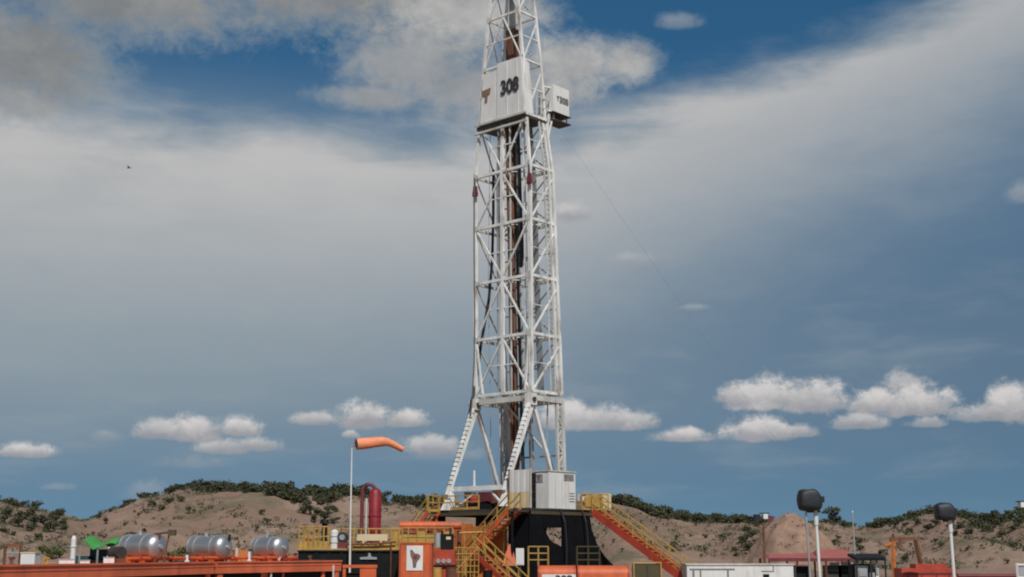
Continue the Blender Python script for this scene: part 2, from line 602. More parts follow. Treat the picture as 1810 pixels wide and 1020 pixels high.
def ground_mat():
    m = bpy.data.materials.new('sandy_soil')
    m.use_nodes = True
    nt = m.node_tree
    bs = nt.nodes['Principled BSDF']
    geo = nt.nodes.new('ShaderNodeNewGeometry')

    def nz(sc, det, rough=0.6, stretch=(1, 1, 1)):
        mp = nt.nodes.new('ShaderNodeMapping')
        mp.inputs['Scale'].default_value = stretch
        nt.links.new(geo.outputs['Position'], mp.inputs[0])
        n = nt.nodes.new('ShaderNodeTexNoise')
        n.inputs['Scale'].default_value = sc
        n.inputs['Detail'].default_value = det
        n.inputs['Roughness'].default_value = rough
        nt.links.new(mp.outputs[0], n.inputs['Vector'])
        return n.outputs['Fac']

    def ramp(f, stops):
        r = nt.nodes.new('ShaderNodeValToRGB')
        r.color_ramp.elements[0].position, r.color_ramp.elements[0].color = stops[0][0], (*stops[0][1], 1)
        r.color_ramp.elements[1].position, r.color_ramp.elements[1].color = stops[-1][0], (*stops[-1][1], 1)
        for p_, c in stops[1:-1]:
            e = r.color_ramp.elements.new(p_)
            e.color = (*c, 1)
        nt.links.new(f, r.inputs[0])
        return r.outputs[0]
    base = ramp(nz(0.035, 6, 0.6), [(0.30, (0.19, 0.120, 0.085)), (0.47, (0.275, 0.178, 0.128)), (0.66, (0.35, 0.245, 0.180))])
    fine = ramp(nz(0.9, 5, 0.7), [(0.32, (0.62, 0.60, 0.56)), (0.60, (1, 1, 1))])
    mul = nt.nodes.new('ShaderNodeMix')
    mul.data_type, mul.blend_type = 'RGBA', 'MULTIPLY'
    mul.inputs[0].default_value = 0.55
    nt.links.new(base, mul.inputs[6])
    nt.links.new(fine, mul.inputs[7])
    # dry grass and low weeds in patches
    mx_ = nt.nodes.new('ShaderNodeMix')
    mx_.data_type = 'RGBA'
    sp = nt.nodes.new('ShaderNodeMapRange')
    sp.interpolation_type = 'SMOOTHSTEP'
    sp.inputs['From Min'].default_value, sp.inputs['From Max'].default_value = 0.47, 0.63
    sp.inputs['To Max'].default_value = 0.75
    nt.links.new(nz(0.06, 8, 0.72, (1, 0.6, 2.2)), sp.inputs['Value'])
    nt.links.new(sp.outputs[0], mx_.inputs[0])
    nt.links.new(mul.outputs[2], mx_.inputs[6])
    mx_.inputs[7].default_value = (0.105, 0.098, 0.050, 1)
    nt.links.new(mx_.outputs[2], bs.inputs['Base Color'])
    bs.inputs['Roughness'].default_value = 0.95
    bp = nt.nodes.new('ShaderNodeBump')
    bp.inputs['Strength'].default_value = 0.5
    bp.inputs['Distance'].default_value = 1.0
    nt.links.new(nz(0.7, 6, 0.65), bp.inputs['Height'])
    nt.links.new(bp.outputs[0], bs.inputs['Normal'])
    return m


SOIL = ground_mat()
g = MB()
NG = 40
ext = 6000.0
g.v = [Vector((-ext, -ext, 0)), Vector((ext, -ext, 0)), Vector((ext, ext, 0)), Vector((-ext, ext, 0))]
g.f = [(0, 1, 2, 3)]
tag(g.build('ground', SOIL, origin=(0, 0, 0)), 'flat sandy ground of the drilling site', None, kind='structure')

h = MB()
xs = [-300 + 600 * i / 330 for i in range(331)]
ys = [150 + 190 * j / 150 for j in range(151)] + [345, 352, 362, 380, 410, 450, 500]
for Y in ys:
    for X in xs:
        h.v.append(Vector((X, Y, hill_z(X, Y) if Y < 499 else -3)))
nx = len(xs)
for j in range(len(ys) - 1):
    for i in range(nx - 1):
        a = j * nx + i
        h.f.append((a, a + 1, a + 1 + nx, a + nx))
tag(h.build('hills', SOIL, smooth=True, origin=(0, 300, 0)), 'low eroded sandy hills with scattered scrub behind the site', None, kind='structure')

# bare rounded mound in front of the hills
mo = MB()
mc = at(1398, 985, 205)
MOUND_H, MOUND_R = at(1398, 908, 205).z, 8.6


def mound_z(x, y):
    d = math.hypot((x - mc.x) / 1.0, (y - mc.y) / 1.3) / MOUND_R
    an = math.atan2(y - mc.y, x - mc.x)
    n_ = 0.12 * mnoise.noise(Vector((x * 0.25, y * 0.25, 1))) + 0.16 * abs(mnoise.noise(Vector((math.cos(an) * 2.6, math.sin(an) * 2.6, d * .6)))) + 0.05 * mnoise.noise(Vector((x * 1.1, y * 1.1, 4)))
    d = max(0, d + n_)
    k = max(0.0, 1 - d)
    prof = (1 - (1 - k) ** 2.2) * 0.75 + (k * k * (3 - 2 * k)) * 0.25
    return MOUND_H * prof * 1.06 - 0.4 + 0.12 * fbm(x * 0.5, y * 0.5, 3, 4)


n_m = 64
for j in range(n_m + 1):
    for i in range(n_m + 1):
        x = mc.x + (i / n_m - 0.5) * 3.2 * MOUND_R
        y = mc.y + (j / n_m - 0.5) * 3.8 * MOUND_R
        mo.v.append(Vector((x, y, mound_z(x, y))))
for j in range(n_m):
    for i in range(n_m):
        a = j * (n_m + 1) + i
        mo.f.append((a, a + 1, a + n_m + 2, a + n_m + 1))
MSOIL = mat('reddish_mound_soil', (0.29, 0.185, 0.132), 0.95, 0, 0.25, 0.5, (0.19, 0.13, 0.09), 0.6, 0.35, 0.9)
tag(mo.build('mound', MSOIL, smooth=True), 'bare rounded reddish earth mound', None, kind='structure')


def land_hit(px, py):
    """march the view ray of a pixel onto the hills"""
    o = Vector((0, 0, CAM_Z))
    d = at(px, py, 1.0) - o
    Y = 150.0
    while Y < 420:
        P = o + d * Y
        if P.z <= max(hill_z(P.x, P.y), 0):
            return Vector((P.x, P.y, max(hill_z(P.x, P.y), 0)))
        Y += 1.0
    return None


# ------------------------------------------------------------------ scrub
def leaf_mat(name, c1, c2):
    m = bpy.data.materials.new(name)
    m.use_nodes = True
    nt = m.node_tree
    bs = nt.nodes['Principled BSDF']
    oi = nt.nodes.new('ShaderNodeObjectInfo')
    gm = nt.nodes.new('ShaderNodeNewGeometry')
    ad = nt.nodes.new('ShaderNodeMath')
    ad.operation = 'MULTIPLY_ADD'
    ad.inputs[1].default_value, ad.inputs[2].default_value = 0.55, 0.0
    nt.links.new(gm.outputs['Random Per Island'], ad.inputs[0])
    a2 = nt.nodes.new('ShaderNodeMath')
    a2.operation = 'MULTIPLY_ADD'
    a2.inputs[1].default_value = 0.45
    nt.links.new(oi.outputs['Random'], a2.inputs[0])
    nt.links.new(ad.outputs[0], a2.inputs[2])
    mxn = nt.nodes.new('ShaderNodeMix')
    mxn.data_type = 'RGBA'
    nt.links.new(a2.outputs[0], mxn.inputs[0])
    mxn.inputs[6].default_value, mxn.inputs[7].default_value = (*c1, 1), (*c2, 1)
    nt.links.new(mxn.outputs[2], bs.inputs['Base Color'])
    bs.inputs['Roughness'].default_value = 0.75
    return m


LEAF = leaf_mat('scrub_leaf', (0.030, 0.036, 0.016), (0.092, 0.098, 0.046))
LEAF_DRY = leaf_mat('dry_scrub_leaf', (0.075, 0.052, 0.030), (0.135, 0.105, 0.060))
LEAF_FRESH = leaf_mat('fresh_scrub_leaf', (0.070, 0.085, 0.022), (0.14, 0.15, 0.045))


def bush_mesh(seed, m, n=240, flat=0.75, name='shrub'):
    rnd = random.Random(seed)
    mb = MB()
    lobes = []
    for _ in range(rnd.randint(5, 8)):
        a, r = rnd.uniform(0, 6.283), rnd.uniform(0.0, 0.36)
        lobes.append((Vector((math.cos(a) * r, math.sin(a) * r, rnd.uniform(0.25, 0.72) * flat)), rnd.uniform(0.14, 0.28)))
    for c, r in lobes:          # stems
        mb.tube([Vector((rnd.uniform(-.05, .05), rnd.uniform(-.05, .05), -0.08)), Vector((c.x * .5, c.y * .5, c.z * .5)), c], [0.022, 0.014, 0.006], 4)
    nst_v, nst_f = len(mb.v), len(mb.f)
    for _ in range(n):
        c, r = rnd.choice(lobes)
        d = Vector((rnd.gauss(0, 1), rnd.gauss(0, 1), rnd.gauss(0, 1))).normalized()
        p = c + Vector((d.x, d.y, d.z * 0.8)) * r * (rnd.random() ** 0.45) * rnd.choice((1, 1, 1, 1.25))
        if p.z < 0.0: p.z = rnd.uniform(0.0, 0.1)
        t = Vector((rnd.gauss(0, 1), rnd.gauss(0, 1), rnd.gauss(0, .7))).normalized()
        s = t.cross(Vector((rnd.gauss(0, 1), rnd.gauss(0, 1), rnd.gauss(0, 1)))).normalized()
        L, w = rnd.uniform(.05, .10), rnd.uniform(.03, .06)
        b = len(mb.v)
        mb.v += [p - t * L, p + s * w, p + t * L, p - s * w]
        mb.f.append((b, b + 1, b + 2, b + 3))
    if name == 'small_tree':
        tr, cr = bpy.data.meshes.new('trunk'), bpy.data.meshes.new('crown')
        tr.from_pydata([tuple(v) for v in mb.v[:nst_v]], [], mb.f[:nst_f])
        cr.from_pydata([tuple(v) for v in mb.v[nst_v:]], [], [tuple(i - nst_v for i in f) for f in mb.f[nst_f:]])
        tr.materials.append(DARKST)
        cr.materials.append(m)
        return tr, cr
    me = bpy.data.meshes.new(name)
    me.from_pydata([tuple(v) for v in mb.v], [], mb.f)
    me.materials.append(m)
    return me


BUSH = [bush_mesh(i, LEAF) for i in range(6)]
BUSH_DRY = [bush_mesh(20 + i, LEAF_DRY, 170) for i in range(3)]
BUSH_FRESH = [bush_mesh(40 + i, LEAF_FRESH, 240) for i in range(2)]
TALL = [bush_mesh(60 + i, LEAF, 320, 1.25, 'small_tree') for i in range(3)]
rb = random.Random(5)


WAIT = []


def bush(P, size, kind='dark', name='shrub', label=None, group=None):
    WAIT.append((P, size, kind, name, label, group))


def place_of(px):
    if px < 130: return 'above the dark brown steel frame'
    if px < 260: return 'around the green canopy'
    if px < 430: return 'above the polished cylinders'
    if px < 620: return 'behind the yellow walkway'
    if px < 900: return 'behind the crimson separator'
    if px < 1180: return 'beyond the long red stairs'
    if px < 1345: return 'left of the bare reddish mound'
    if px < 1535: return 'between the mound and the slim pale pole'
    if px < 1640: return 'behind the orange gantry'
    return 'behind the red machine and its light tower'


KIND = {'slope': ('dark olive shrub on bare sand', 'shrubs on bare slopes'), 'dry': ('small dry brown shrub on bare sand', 'dry shrubs on bare slopes'),
        'fresh': ('yellowish green bush at the hill foot', 'green bushes at the hill foot'), 'gully': ('dark shrub in a thick clump', 'clumped shrubs'),
        'crest': ('dark shrub on the hill crest', 'scrub on the hill crest')}


def lab_of(k, px):
    l, g_ = KIND[k]
    return l + ' ' + place_of(px), g_ + ' ' + place_of(px)


slope_list = [(15, 912, 26), (45, 918, 30), (25, 898, 18), (75, 900, 24), (60, 928, 24), (100, 925, 20), (130, 909, 9), (176, 917, 17), (186, 927, 15),
              (195, 906, 10), (25, 948, 13), (115, 938, 18), (85, 940, 22), (335, 910, 18), (550, 912, 28), (590, 906, 16), (462, 912, 14), (472, 926, 13),
              (1190, 968, 15), (1247, 952, 11), (1277, 953, 11), (1475, 966, 17), (1482, 954, 11), (1516, 962, 20), (1520, 974, 16),
              (1652, 962, 13), (1664, 967, 14), (1790, 967, 18), (1560, 985, 20), (1602, 994, 20), (235, 950, 15), (255, 943, 11)]
dry_list = [(220, 930, 9), (245, 914, 9), (238, 908, 7), (415, 916, 9), (455, 940, 13), (500, 930, 10), (1195, 955, 10), (1160, 936, 8), (1245, 976, 9), (1140, 955, 8),
            (1685, 975, 10), (1755, 964, 8), (1730, 998, 9), (1728, 1005, 8), (1782, 997, 11), (1590, 960, 9), (1610, 966, 8), (1710, 975, 7), (380, 950, 7), (300, 930, 7),
            (1230, 930, 7), (1290, 935, 8), (150, 935, 9), (165, 945, 8), (1110, 940, 8), (1085, 960, 9), (1100, 975, 9), (1062, 985, 10), (1150, 990, 9)]
fresh_list = [(88, 990, 30), (75, 980, 20), (105, 985, 20), (318, 985, 26), (300, 990, 20), (1190, 978, 10), (222, 950, 14), (1240, 985, 9), (340, 978, 18)]
gully = [(8, 925, 24), (30, 932, 26), (52, 938, 24), (78, 926, 24), (95, 934, 20), (112, 928, 18), (70, 955, 18), (5, 945, 18),
         (1655, 930, 18), (1640, 938, 18), (1620, 928, 16), (1680, 936, 18), (1790, 940, 20), (1805, 925, 22), (1770, 950, 16), (1610, 942, 14), (1320, 940, 20), (1328, 950, 24), (1316, 958, 24), (1322, 972, 22), (1310, 968, 18), (1326, 984, 17), (1300, 975, 14), (1338, 932, 18), (1300, 985, 12),
         (520, 892, 22), (540, 898, 24), (560, 912, 24), (575, 918, 24), (535, 908, 20), (555, 924, 20), (580, 905, 20), (505, 884, 20), (590, 925, 18),
         (1545, 934, 18), (1560, 930, 20), (1580, 936, 20), (1575, 925, 16), (1600, 932, 14), (1540, 926, 16), (1700, 938, 20), (1715, 944, 22), (1730, 934, 24), (1745, 942, 20), (1760, 932, 22), (1690, 948, 16), (1775, 926, 20), (1720, 930, 20),
         (270, 898, 16), (300, 890, 18), (320, 886, 16), (285, 902, 14)]
for lst, kind, k in ((slope_list, 'dark', 'slope'), (dry_list, 'dry', 'dry'), (fresh_list, 'fresh', 'fresh'), (gully, 'dark', 'gully')):
    for px, py, sz in lst:
        P = land_hit(px, py)
        if P:
            bush(P, sz / FPX * P.y * 1.15, kind, 'shrub', *lab_of(k, px))


def crest(px0, px1, n, lo, hi, below=12, kind='dark'):
    for _ in range(int(n * 1.7)):
        px = rb.uniform(px0, px1)
        Y = RIDGE_Y + rb.uniform(-below, 8)
        X = (px - CX) / FPX * Y
        bush(Vector((X, Y, hill_z(X, Y))), rb.uniform(lo, hi), kind, 'shrub', *lab_of('crest', px))


crest(-5, 120, 9, 2.2, 3.4, 16)
crest(225, 330, 18, 1.6, 2.6, 8)
crest(335, 480, 40, 2.0, 3.8, 14)
crest(480, 620, 46, 2.4, 4.2, 24)
crest(620, 800, 26, 2.4, 4.0, 14)
crest(1085, 1180, 34, 2.4, 4.0, 14)
crest(1180, 1345, 40, 2.2, 3.6, 9)
crest(1440, 1540, 8, 1.8, 3.0, 8)
crest(1540, 1670, 26, 2.2, 3.6, 14)
crest(1680, 1815, 30, 2.4, 4.0, 20)
for px, py, sz in ((355, 862, 22), (345, 864, 16), (1470, 920, 26), (1478, 926, 18)):
    P = at(px, py, RIDGE_Y)
    P.z = hill_z(P.x, P.y)
    bush(P, sz / FPX * 300 * 1.2, 'tall', 'small_tree', 'small upright tree on the crest ' + place_of(px), 'small trees on the crest ' + place_of(px))
for px, py, sz in ((1425, 918, 22), (1437, 922, 20), (1410, 914, 14)):
    P = at(px, py, 212)
    P.z = mound_z(P.x, P.y)
    bush(P, sz / FPX * 210 * 1.25, 'dark', 'shrub', 'dark shrub on top of the bare reddish mound', 'shrubs on the mound')

# the largest stand singly, the rest read as one mass of scrub
WAIT.sort(key=lambda w: -(w[1] / w[0].y + (9 if w[4] and 'crest' not in w[4] or w[2] == 'tall' else 0)))
mass = MB()
for i, (P, size, kind, name, label, group) in enumerate(WAIT):
    src = rb.choice({'dark': BUSH, 'dry': BUSH_DRY, 'fresh': BUSH_FRESH, 'tall': TALL}[kind])
    sc3 = (size * rb.uniform(.9, 1.2), size * rb.uniform(.9, 1.2), size * rb.uniform(.75, 1.05))
    rot = rb.uniform(0, 6.28)
    loc = P - Vector((0, 0, 0.04 * size))
    if i < 296:
        o = bpy.data.objects.new(name, None if name == 'small_tree' else src)
        COL.objects.link(o)
        if name == 'small_tree':
            for pn_, pm in zip(('trunk', 'crown'), src):
                po = bpy.data.objects.new(pn_, pm)
                COL.objects.link(po)
                po.parent = o
        o.location, o.scale, o.rotation_euler = loc, sc3, (0, 0, rot)
        tag(o, label, 'tree' if name == 'small_tree' else 'shrub', group)
    else:
        M4 = Matrix.Translation(loc) @ Matrix.Rotation(rot, 4, 'Z') @ Matrix.Diagonal((*sc3, 1))
        b0 = len(mass.v)
        mass.v += [M4 @ v.co for v in src.vertices]
        mass.f += [tuple(b0 + k for k in p.vertices) for p in src.polygons]
if mass.v:
    me = bpy.data.meshes.new('crest_scrub')
    me.from_pydata([tuple(v) for v in mass.v], [], mass.f)
    me.materials.append(LEAF)
    o = bpy.data.objects.new('crest_scrub', me)
    COL.objects.link(o)
    tag(o, 'mass of smaller dark scrub filling the hill crests', 'scrub', kind='stuff')

# low scrub and dry tufts that nobody could count
rt_ = random.Random(77)
for nm, m_, cnt, lab, hi in (('ground_scrub', LEAF, 2600, 'low dark scrub spread over the sandy hills', 1.15), ('dry_grass', LEAF_DRY, 2200, 'dry grass tufts spread over the sandy hills', .6)):
    gs = MB()
    made = 0
    while made < cnt:
        X, Y = rt_.uniform(-135, 135), rt_.uniform(172, 304)
        if nm == 'dry_grass' and rt_.random() < .006:
            X, Y = mc.x + rt_.gauss(0, 5), mc.y - abs(rt_.gauss(0, 5))
        dn = mnoise.noise(Vector((X * .035, Y * .03, 3.3))) + .35 * mnoise.noise(Vector((X * .12, Y * .1, 8.1)))
        p_ = (Y - 180) / 120
        left = 0.30 if X < -92 else (0.22 if X > 78 else 0.0)
        if dn + (p_ - .5) * .45 + left < rt_.uniform(-.05, .40):
            continue
        z = hill_z(X, Y)
        if math.hypot(X - mc.x, Y - mc.y) < 12:
            if nm != 'dry_grass':
                continue
            z = max(z, mound_z(X, Y))
        if z < .3:
            continue
        made += 1
        sz = rt_.uniform(.35, 1.0) * hi
        for _ in range(13):
            p = Vector((X + rt_.gauss(0, .5) * sz, Y + rt_.gauss(0, .5) * sz, z + rt_.uniform(0, .75) * sz))
            t = Vector((rt_.gauss(0, 1), rt_.gauss(0, 1), rt_.gauss(.4, .8))).normalized()
            q = t.cross(Vector((rt_.gauss(0, 1), rt_.gauss(0, 1), rt_.gauss(0, 1)))).normalized()
            L, w = rt_.uniform(.16, .32) * sz, rt_.uniform(.10, .2) * sz
            b = len(gs.v)
            gs.v += [p - t * L, p + q * w, p + t * L, p - q * w]
            gs.f.append((b, b + 1, b + 2, b + 3))
    me = bpy.data.meshes.new(nm)
    me.from_pydata([tuple(v) for v in gs.v], [], gs.f)
    me.materials.append(m_)
    o = bpy.data.objects.new(nm, me)
    COL.objects.link(o)
    tag(o, lab, 'scrub', kind='stuff')

# ------------------------------------------------------------------ the rig: its own axes, turned about 45 degrees to the view
UV = Vector((-math.sin(math.radians(48)), math.cos(math.radians(48)), 0))     # along the front of the mast
VV = Vector((math.sin(math.radians(42)), math.cos(math.radians(42)), 0))      # front to back of the mast
UV3 = UV
UP = Vector((0, 0, 1))
A0 = Vector((1.26, 83.82, 0))
RZ = math.atan2(UV.y, UV.x)


def rg(a, b, z):
    return A0 + UV * a + VV * b + UP * z


FLOOR = at(935, 898, 80.5).z
PROF = [(FLOOR, .56, 4.97, 3.1), (13.42, .42, 4.97, 3.0), (28.7, .10, 5.02, 2.32), (32.5, .02, 4.30, 1.95), (36.5, .0, 3.70, 1.85), (40.15, .0, 2.85, 1.80), (45.5, .0, 1.7, 1.4)]
YC = 86.6


def prof(z):
    for (z0, *a), (z1, *b) in zip(PROF, PROF[1:]):
        if z <= z1:
            t = max(0, (z - z0) / (z1 - z0))
            return [p + (q - p) * t for p, q in zip(a, b)]
    return list(PROF[-1][1:])


def mc_(fu, fv, z):
    """point of the mast section: fu 0..1 along the front, fv 0..1 front to back"""
    x, w, d = prof(z)
    return Vector((x, YC, z)) + UV * ((fu - .5) * w) + VV * ((fv - .5) * d)


LV = [13.42, 17.22, 21.12, 24.98, 28.72, 32.45, 36.5, 40.15, 43.2, 45.5]

# ---- substructure
sub = thing('rig_substructure', rg(1.6, 1.2, 0), 'drilling rig substructure with black tarpaulin and shade sheets, carrying the white mast floor', 'substructure')
U0, U1, V0, V1 = -2.4, 6.2, -2.9, 5.0
MB().pip(rg(U0, V0, FLOOR - .16), UV * (U1 - U0), VV * (V1 - V0), UP * .16).build('floor_deck', DARKST, sub)
for p, q in (((U0, V0), (U1, V0)), ((U0, V0), (U0, V1)), ((U1, V0), (U1, V1)), ((U0, V1), (U1, V1))):
    MB().bar(rg(*p, FLOOR - .27), rg(*q, FLOOR - .27), .20, .20).build('edge_girder', EDGE, sub)
for a in (-1.9, 1.6, 5.7):
    for b in (-2.4, 1.2, 2.9):
        MB().bar(rg(a, b, 0), rg(a, b, FLOOR - .17), .38).build('column', BLACKP, sub)
for a in (-1.9, 5.7):
    MB().bar(rg(a, 1.2, .2), rg(a, 2.9, FLOOR - .7), .22).build('brace', BLACKP, sub)
    MB().bar(rg(a, -2.4, FLOOR - .7), rg(a, 1.2, .2), .22).build('brace', BLACKP, sub)
for b in (-2.4, 2.9):
    MB().bar(rg(-1.9, b, .15), rg(5.7, b, .15), .35, .3).build('base_skid', BLACKP, sub)


def rface(px, py, off=0.06):
    """point on the right-hand side plane of the substructure"""
    o = Vector((0, 0, CAM_Z))
    d = at(px, py, 1.0) - o
    pl = rg(U0 - off, 0, 0)
    t = (pl - o).dot(UV) / d.dot(UV)
    return o + d * t


def tarp_shade(name, pts, off=0.06):  # black tarpaulin sheets, with the shade under the floor put in their colour
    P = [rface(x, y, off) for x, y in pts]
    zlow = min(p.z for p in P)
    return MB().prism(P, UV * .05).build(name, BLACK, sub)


tarp_shade('black_shade_sheet', [(936, 902), (961, 902), (961, 934), (972, 953), (976, 958), (976, 1062), (936, 1062)])
tarp_shade('black_shade_sheet', [(961.5, 902), (995, 902), (995, 933), (961.5, 933)], .08)
tarp_shade('black_shade_sheet', [(976.5, 958), (985, 962), (992.5, 966), (992.5, 1062), (976.5, 1062)])
tarp_shade('black_shade_sheet', [(993, 902), (1041, 902), (1046, 935), (1055, 960), (1068, 982), (1088, 1003), (1130, 1062), (993, 1062)])
# left-hand side: black sheet with painted-in shade near the corner, then the orange sheeted engine bay
MB().pip(rg(U0 + .05, V0 - .05, 0), UV * 1.7, VV * .05, UP * (FLOOR - .40)).build('black_shade_sheet', BLACK, sub)
eb = MB()
for i in range(9):       # crumpled orange sheeting: slightly uneven panels
    a = -.55 + i * .72
    zt = FLOOR - .95 - (0.5 if i > 6 else 0) + .12 * math.sin(i * 1.7)
    eb.pip(rg(a, V0 - .10 - .05 * (i % 2), 0.6), UV * .715, VV * .08, UP * (zt - 0.6))
eb.build('orange_sheet', ORANGE_T, sub)
for z in (1.6, 3.2):
    MB().bar(rg(-.5, V0 - .22, z), rg(5.9, V0 - .22, z), .10).build('sheet_rail', YELLOW, sub)


# ---- handrails
def railing(parent, p, q, n, hgt=1.05, m=None, r=.035, panel=None):
    p, q = Vector(p), Vector(q)
    m = m or YELLOW
    for i in range(n + 1):
        c = p.lerp(q, i / n)
        MB().bar(c, c + UP * hgt, .07).build('rail_post', m, parent)
    for k in (1.0, .55):
        MB().bar(p + UP * hgt * k, q + UP * hgt * k, .065).build('handrail', m, parent)
    d = (q - p)
    MB().bar(p + UP * .09, q + UP * .09, .03, .16).build('toe_board', m, parent)


railing(sub, rg(U0 + .1, 2.2, FLOOR), rg(U0 + .1, V1 - .1, FLOOR), 3)
railing(sub, rg(U0 + .1, V1 - .1, FLOOR), rg(U1 - .1, V1 - .1, FLOOR), 6)
railing(sub, rg(U1 - .1, V0 + 1.2, FLOOR), rg(U1 - .1, V1 - .1, FLOOR), 5)
railing(sub, rg(2.0, V0 + .1, FLOOR), rg(U1 - .1, V0 + .1, FLOOR), 4, .9)
pn = MB()
for i in range(2):
    pn.pip(rg(U0 + .02, 2.5 + i * .95, FLOOR + .2), VV * .85, UV * .03, UP * .75)
pn.build('rail_panel', YELLOW, sub)


# ---- stairs
def stair(name, top, run, width, m_str, m_rail, label, z_end=0.0, pitch=None, rise=.22, both=True, rail_n=7, deep=.30):
    """top: point at the head of the flight, run: horizontal vector of the descent"""
    top, run, width = Vector(top), Vector(run), Vector(width)
    low = top + run
    low.z = z_end
    mid = (top + low) / 2 + width / 2
    st = thing(name, Vector((low.x, low.y, z_end)) + width / 2, label, 'stairs')
    for k in (0, 1):
        o = width * k
        MB().bar(top + o, low + o, .07, deep).build('stringer', m_str, st)
    n = int((top.z - z_end) / rise)
    d = (low - top)
    s = width.normalized()
    rh = Vector((run.x, run.y, 0)).normalized()
    for i in range(1, n):
        c = top + d * (i / n)
        MB().pip(c + s * .04 - rh * .12, width - s * .08, rh * .24, UP * .04).build('tread', m_rail, st)
    for k in ((0, 1) if both else (1,)):
        o = width * k
        for i in range(rail_n + 1):
            c = top.lerp(low, i / rail_n) + o
            MB().bar(c, c + UP * 1.02, .06).build('rail_post', m_rail, st)
        for hh in (1.0, .55):
            MB().bar(top + o + UP * hh, low + o + UP * hh, .06).build('handrail', m_rail, st)
    return st


st1 = stair('steel_stairs', rg(-1.95, V0 - 1.35, FLOOR - .1), UV * 7.2, VV * .95, ORANGE, YELLOW,
            'yellow railed stairs with orange stringers crossing the orange sheeted engine bay')
# landing that joins the head of the flight to the floor
lp = MB()
lp.pip(rg(-2.4, V0 - 1.4, FLOOR - .26), UV * .55, VV * 1.35, UP * .12)
lp.build('landing', DARKST, st1)
MB().bar(rg(-2.1, V0 - 1.3, 0), rg(-2.1, V0 - 1.3, FLOOR - .27), .12).build('landing_post', BLACKP, st1)
rt = rface(1047, 899, .1)
st2 = stair('steel_stairs', Vector((rt.x, rt.y, FLOOR - .1)), -UV * 9.3 + VV * .3, VV * .95, RED, YELLOW,
            'long red stairs with yellow handrails descending from the rig floor beside the beige cabinet', rail_n=9, deep=.46)
l_ = at(838, 978, 78.6)
st3 = stair('steel_stairs', l_, -UV * 4.6, VV * .85, RED, YELLOW,
            'short lower flight of red and yellow stairs beside the white meter box', z_end=0.0, rail_n=5)
MB().pip(l_ + UV * .9 - UP * .1, -UV * .9, VV * .85, UP * .08).build('landing', DARKST, st3)
for b in (.05, .8):
    MB().bar(Vector((*(l_ + UV * .8 + VV * b).xy, 0)), l_ + UV * .8 + VV * b - UP * .1, .1).build('landing_post', YELLOW, st3)
lt = rg(U1 - .9, V0 - .1, FLOOR - .1)
st4 = stair('steel_stairs', lt, UV * 5.6, -VV * 1.0, ORANGE, YELLOW, 'yellow stairs rising behind the long orange beam to the rig floor', rail_n=6)
railing(st4, lt + UV * .1 - UP * -.0, lt + UV * .1 - VV * 1.0, 1)

# ---- mast
mast = thing('drilling_mast', Vector((prof(6)[0], YC, FLOOR)), 'tall white lattice drilling mast with windwall panels numbered 308', 'mast')
# rear legs stand on the floor, front pair splay forward as an A-frame
for fu, fv in ((0, 0), (1, 0), (0, 1), (1, 1)):
    pts = [z for z in LV]
    for z0, z1 in zip(pts, pts[1:]):
        wd = .23 if z1 < 29 else .18
        MB().bar(mc_(fu, fv, z0), mc_(fu, fv, z1), wd, wd, up=VV).build('leg', WHITE, mast)
mid_top = 32.3
for z0, z1 in zip(LV[:5], LV[1:6]):
    MB().bar(mc_(.50, 0, z0), mc_(.50, 0, z1), .26, .16, up=VV).build('centre_post', WHITE, mast)
    MB().bar(mc_(.36, .02, z0), mc_(.36, .02, z1), .09, .09, up=VV).build('guide_rail', WHITE_OLD, mast)
    MB().bar(mc_(.60, .02, z0), mc_(.60, .02, z1), .09, .09, up=VV).build('guide_rail', GALV, mast)
for z in LV:
    t = .17 if z < 29 else .13
    MB().bar(mc_(0, 0, z), mc_(1, 0, z), t, t * 1.1).build('girt', WHITE, mast)
    MB().bar(mc_(0, 0, z) , mc_(0, 1, z), t, t * 1.1).build('girt', WHITE, mast)
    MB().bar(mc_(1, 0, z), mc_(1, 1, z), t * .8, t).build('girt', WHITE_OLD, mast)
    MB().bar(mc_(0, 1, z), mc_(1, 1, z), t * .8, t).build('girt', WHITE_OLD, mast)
    if z < 33:
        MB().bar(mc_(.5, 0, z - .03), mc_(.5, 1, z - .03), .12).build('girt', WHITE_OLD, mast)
up_v = [False, True, True, False, True]       # apex up?
apex_up = {0: True, 1: True, 2: False, 3: True, 4: False}
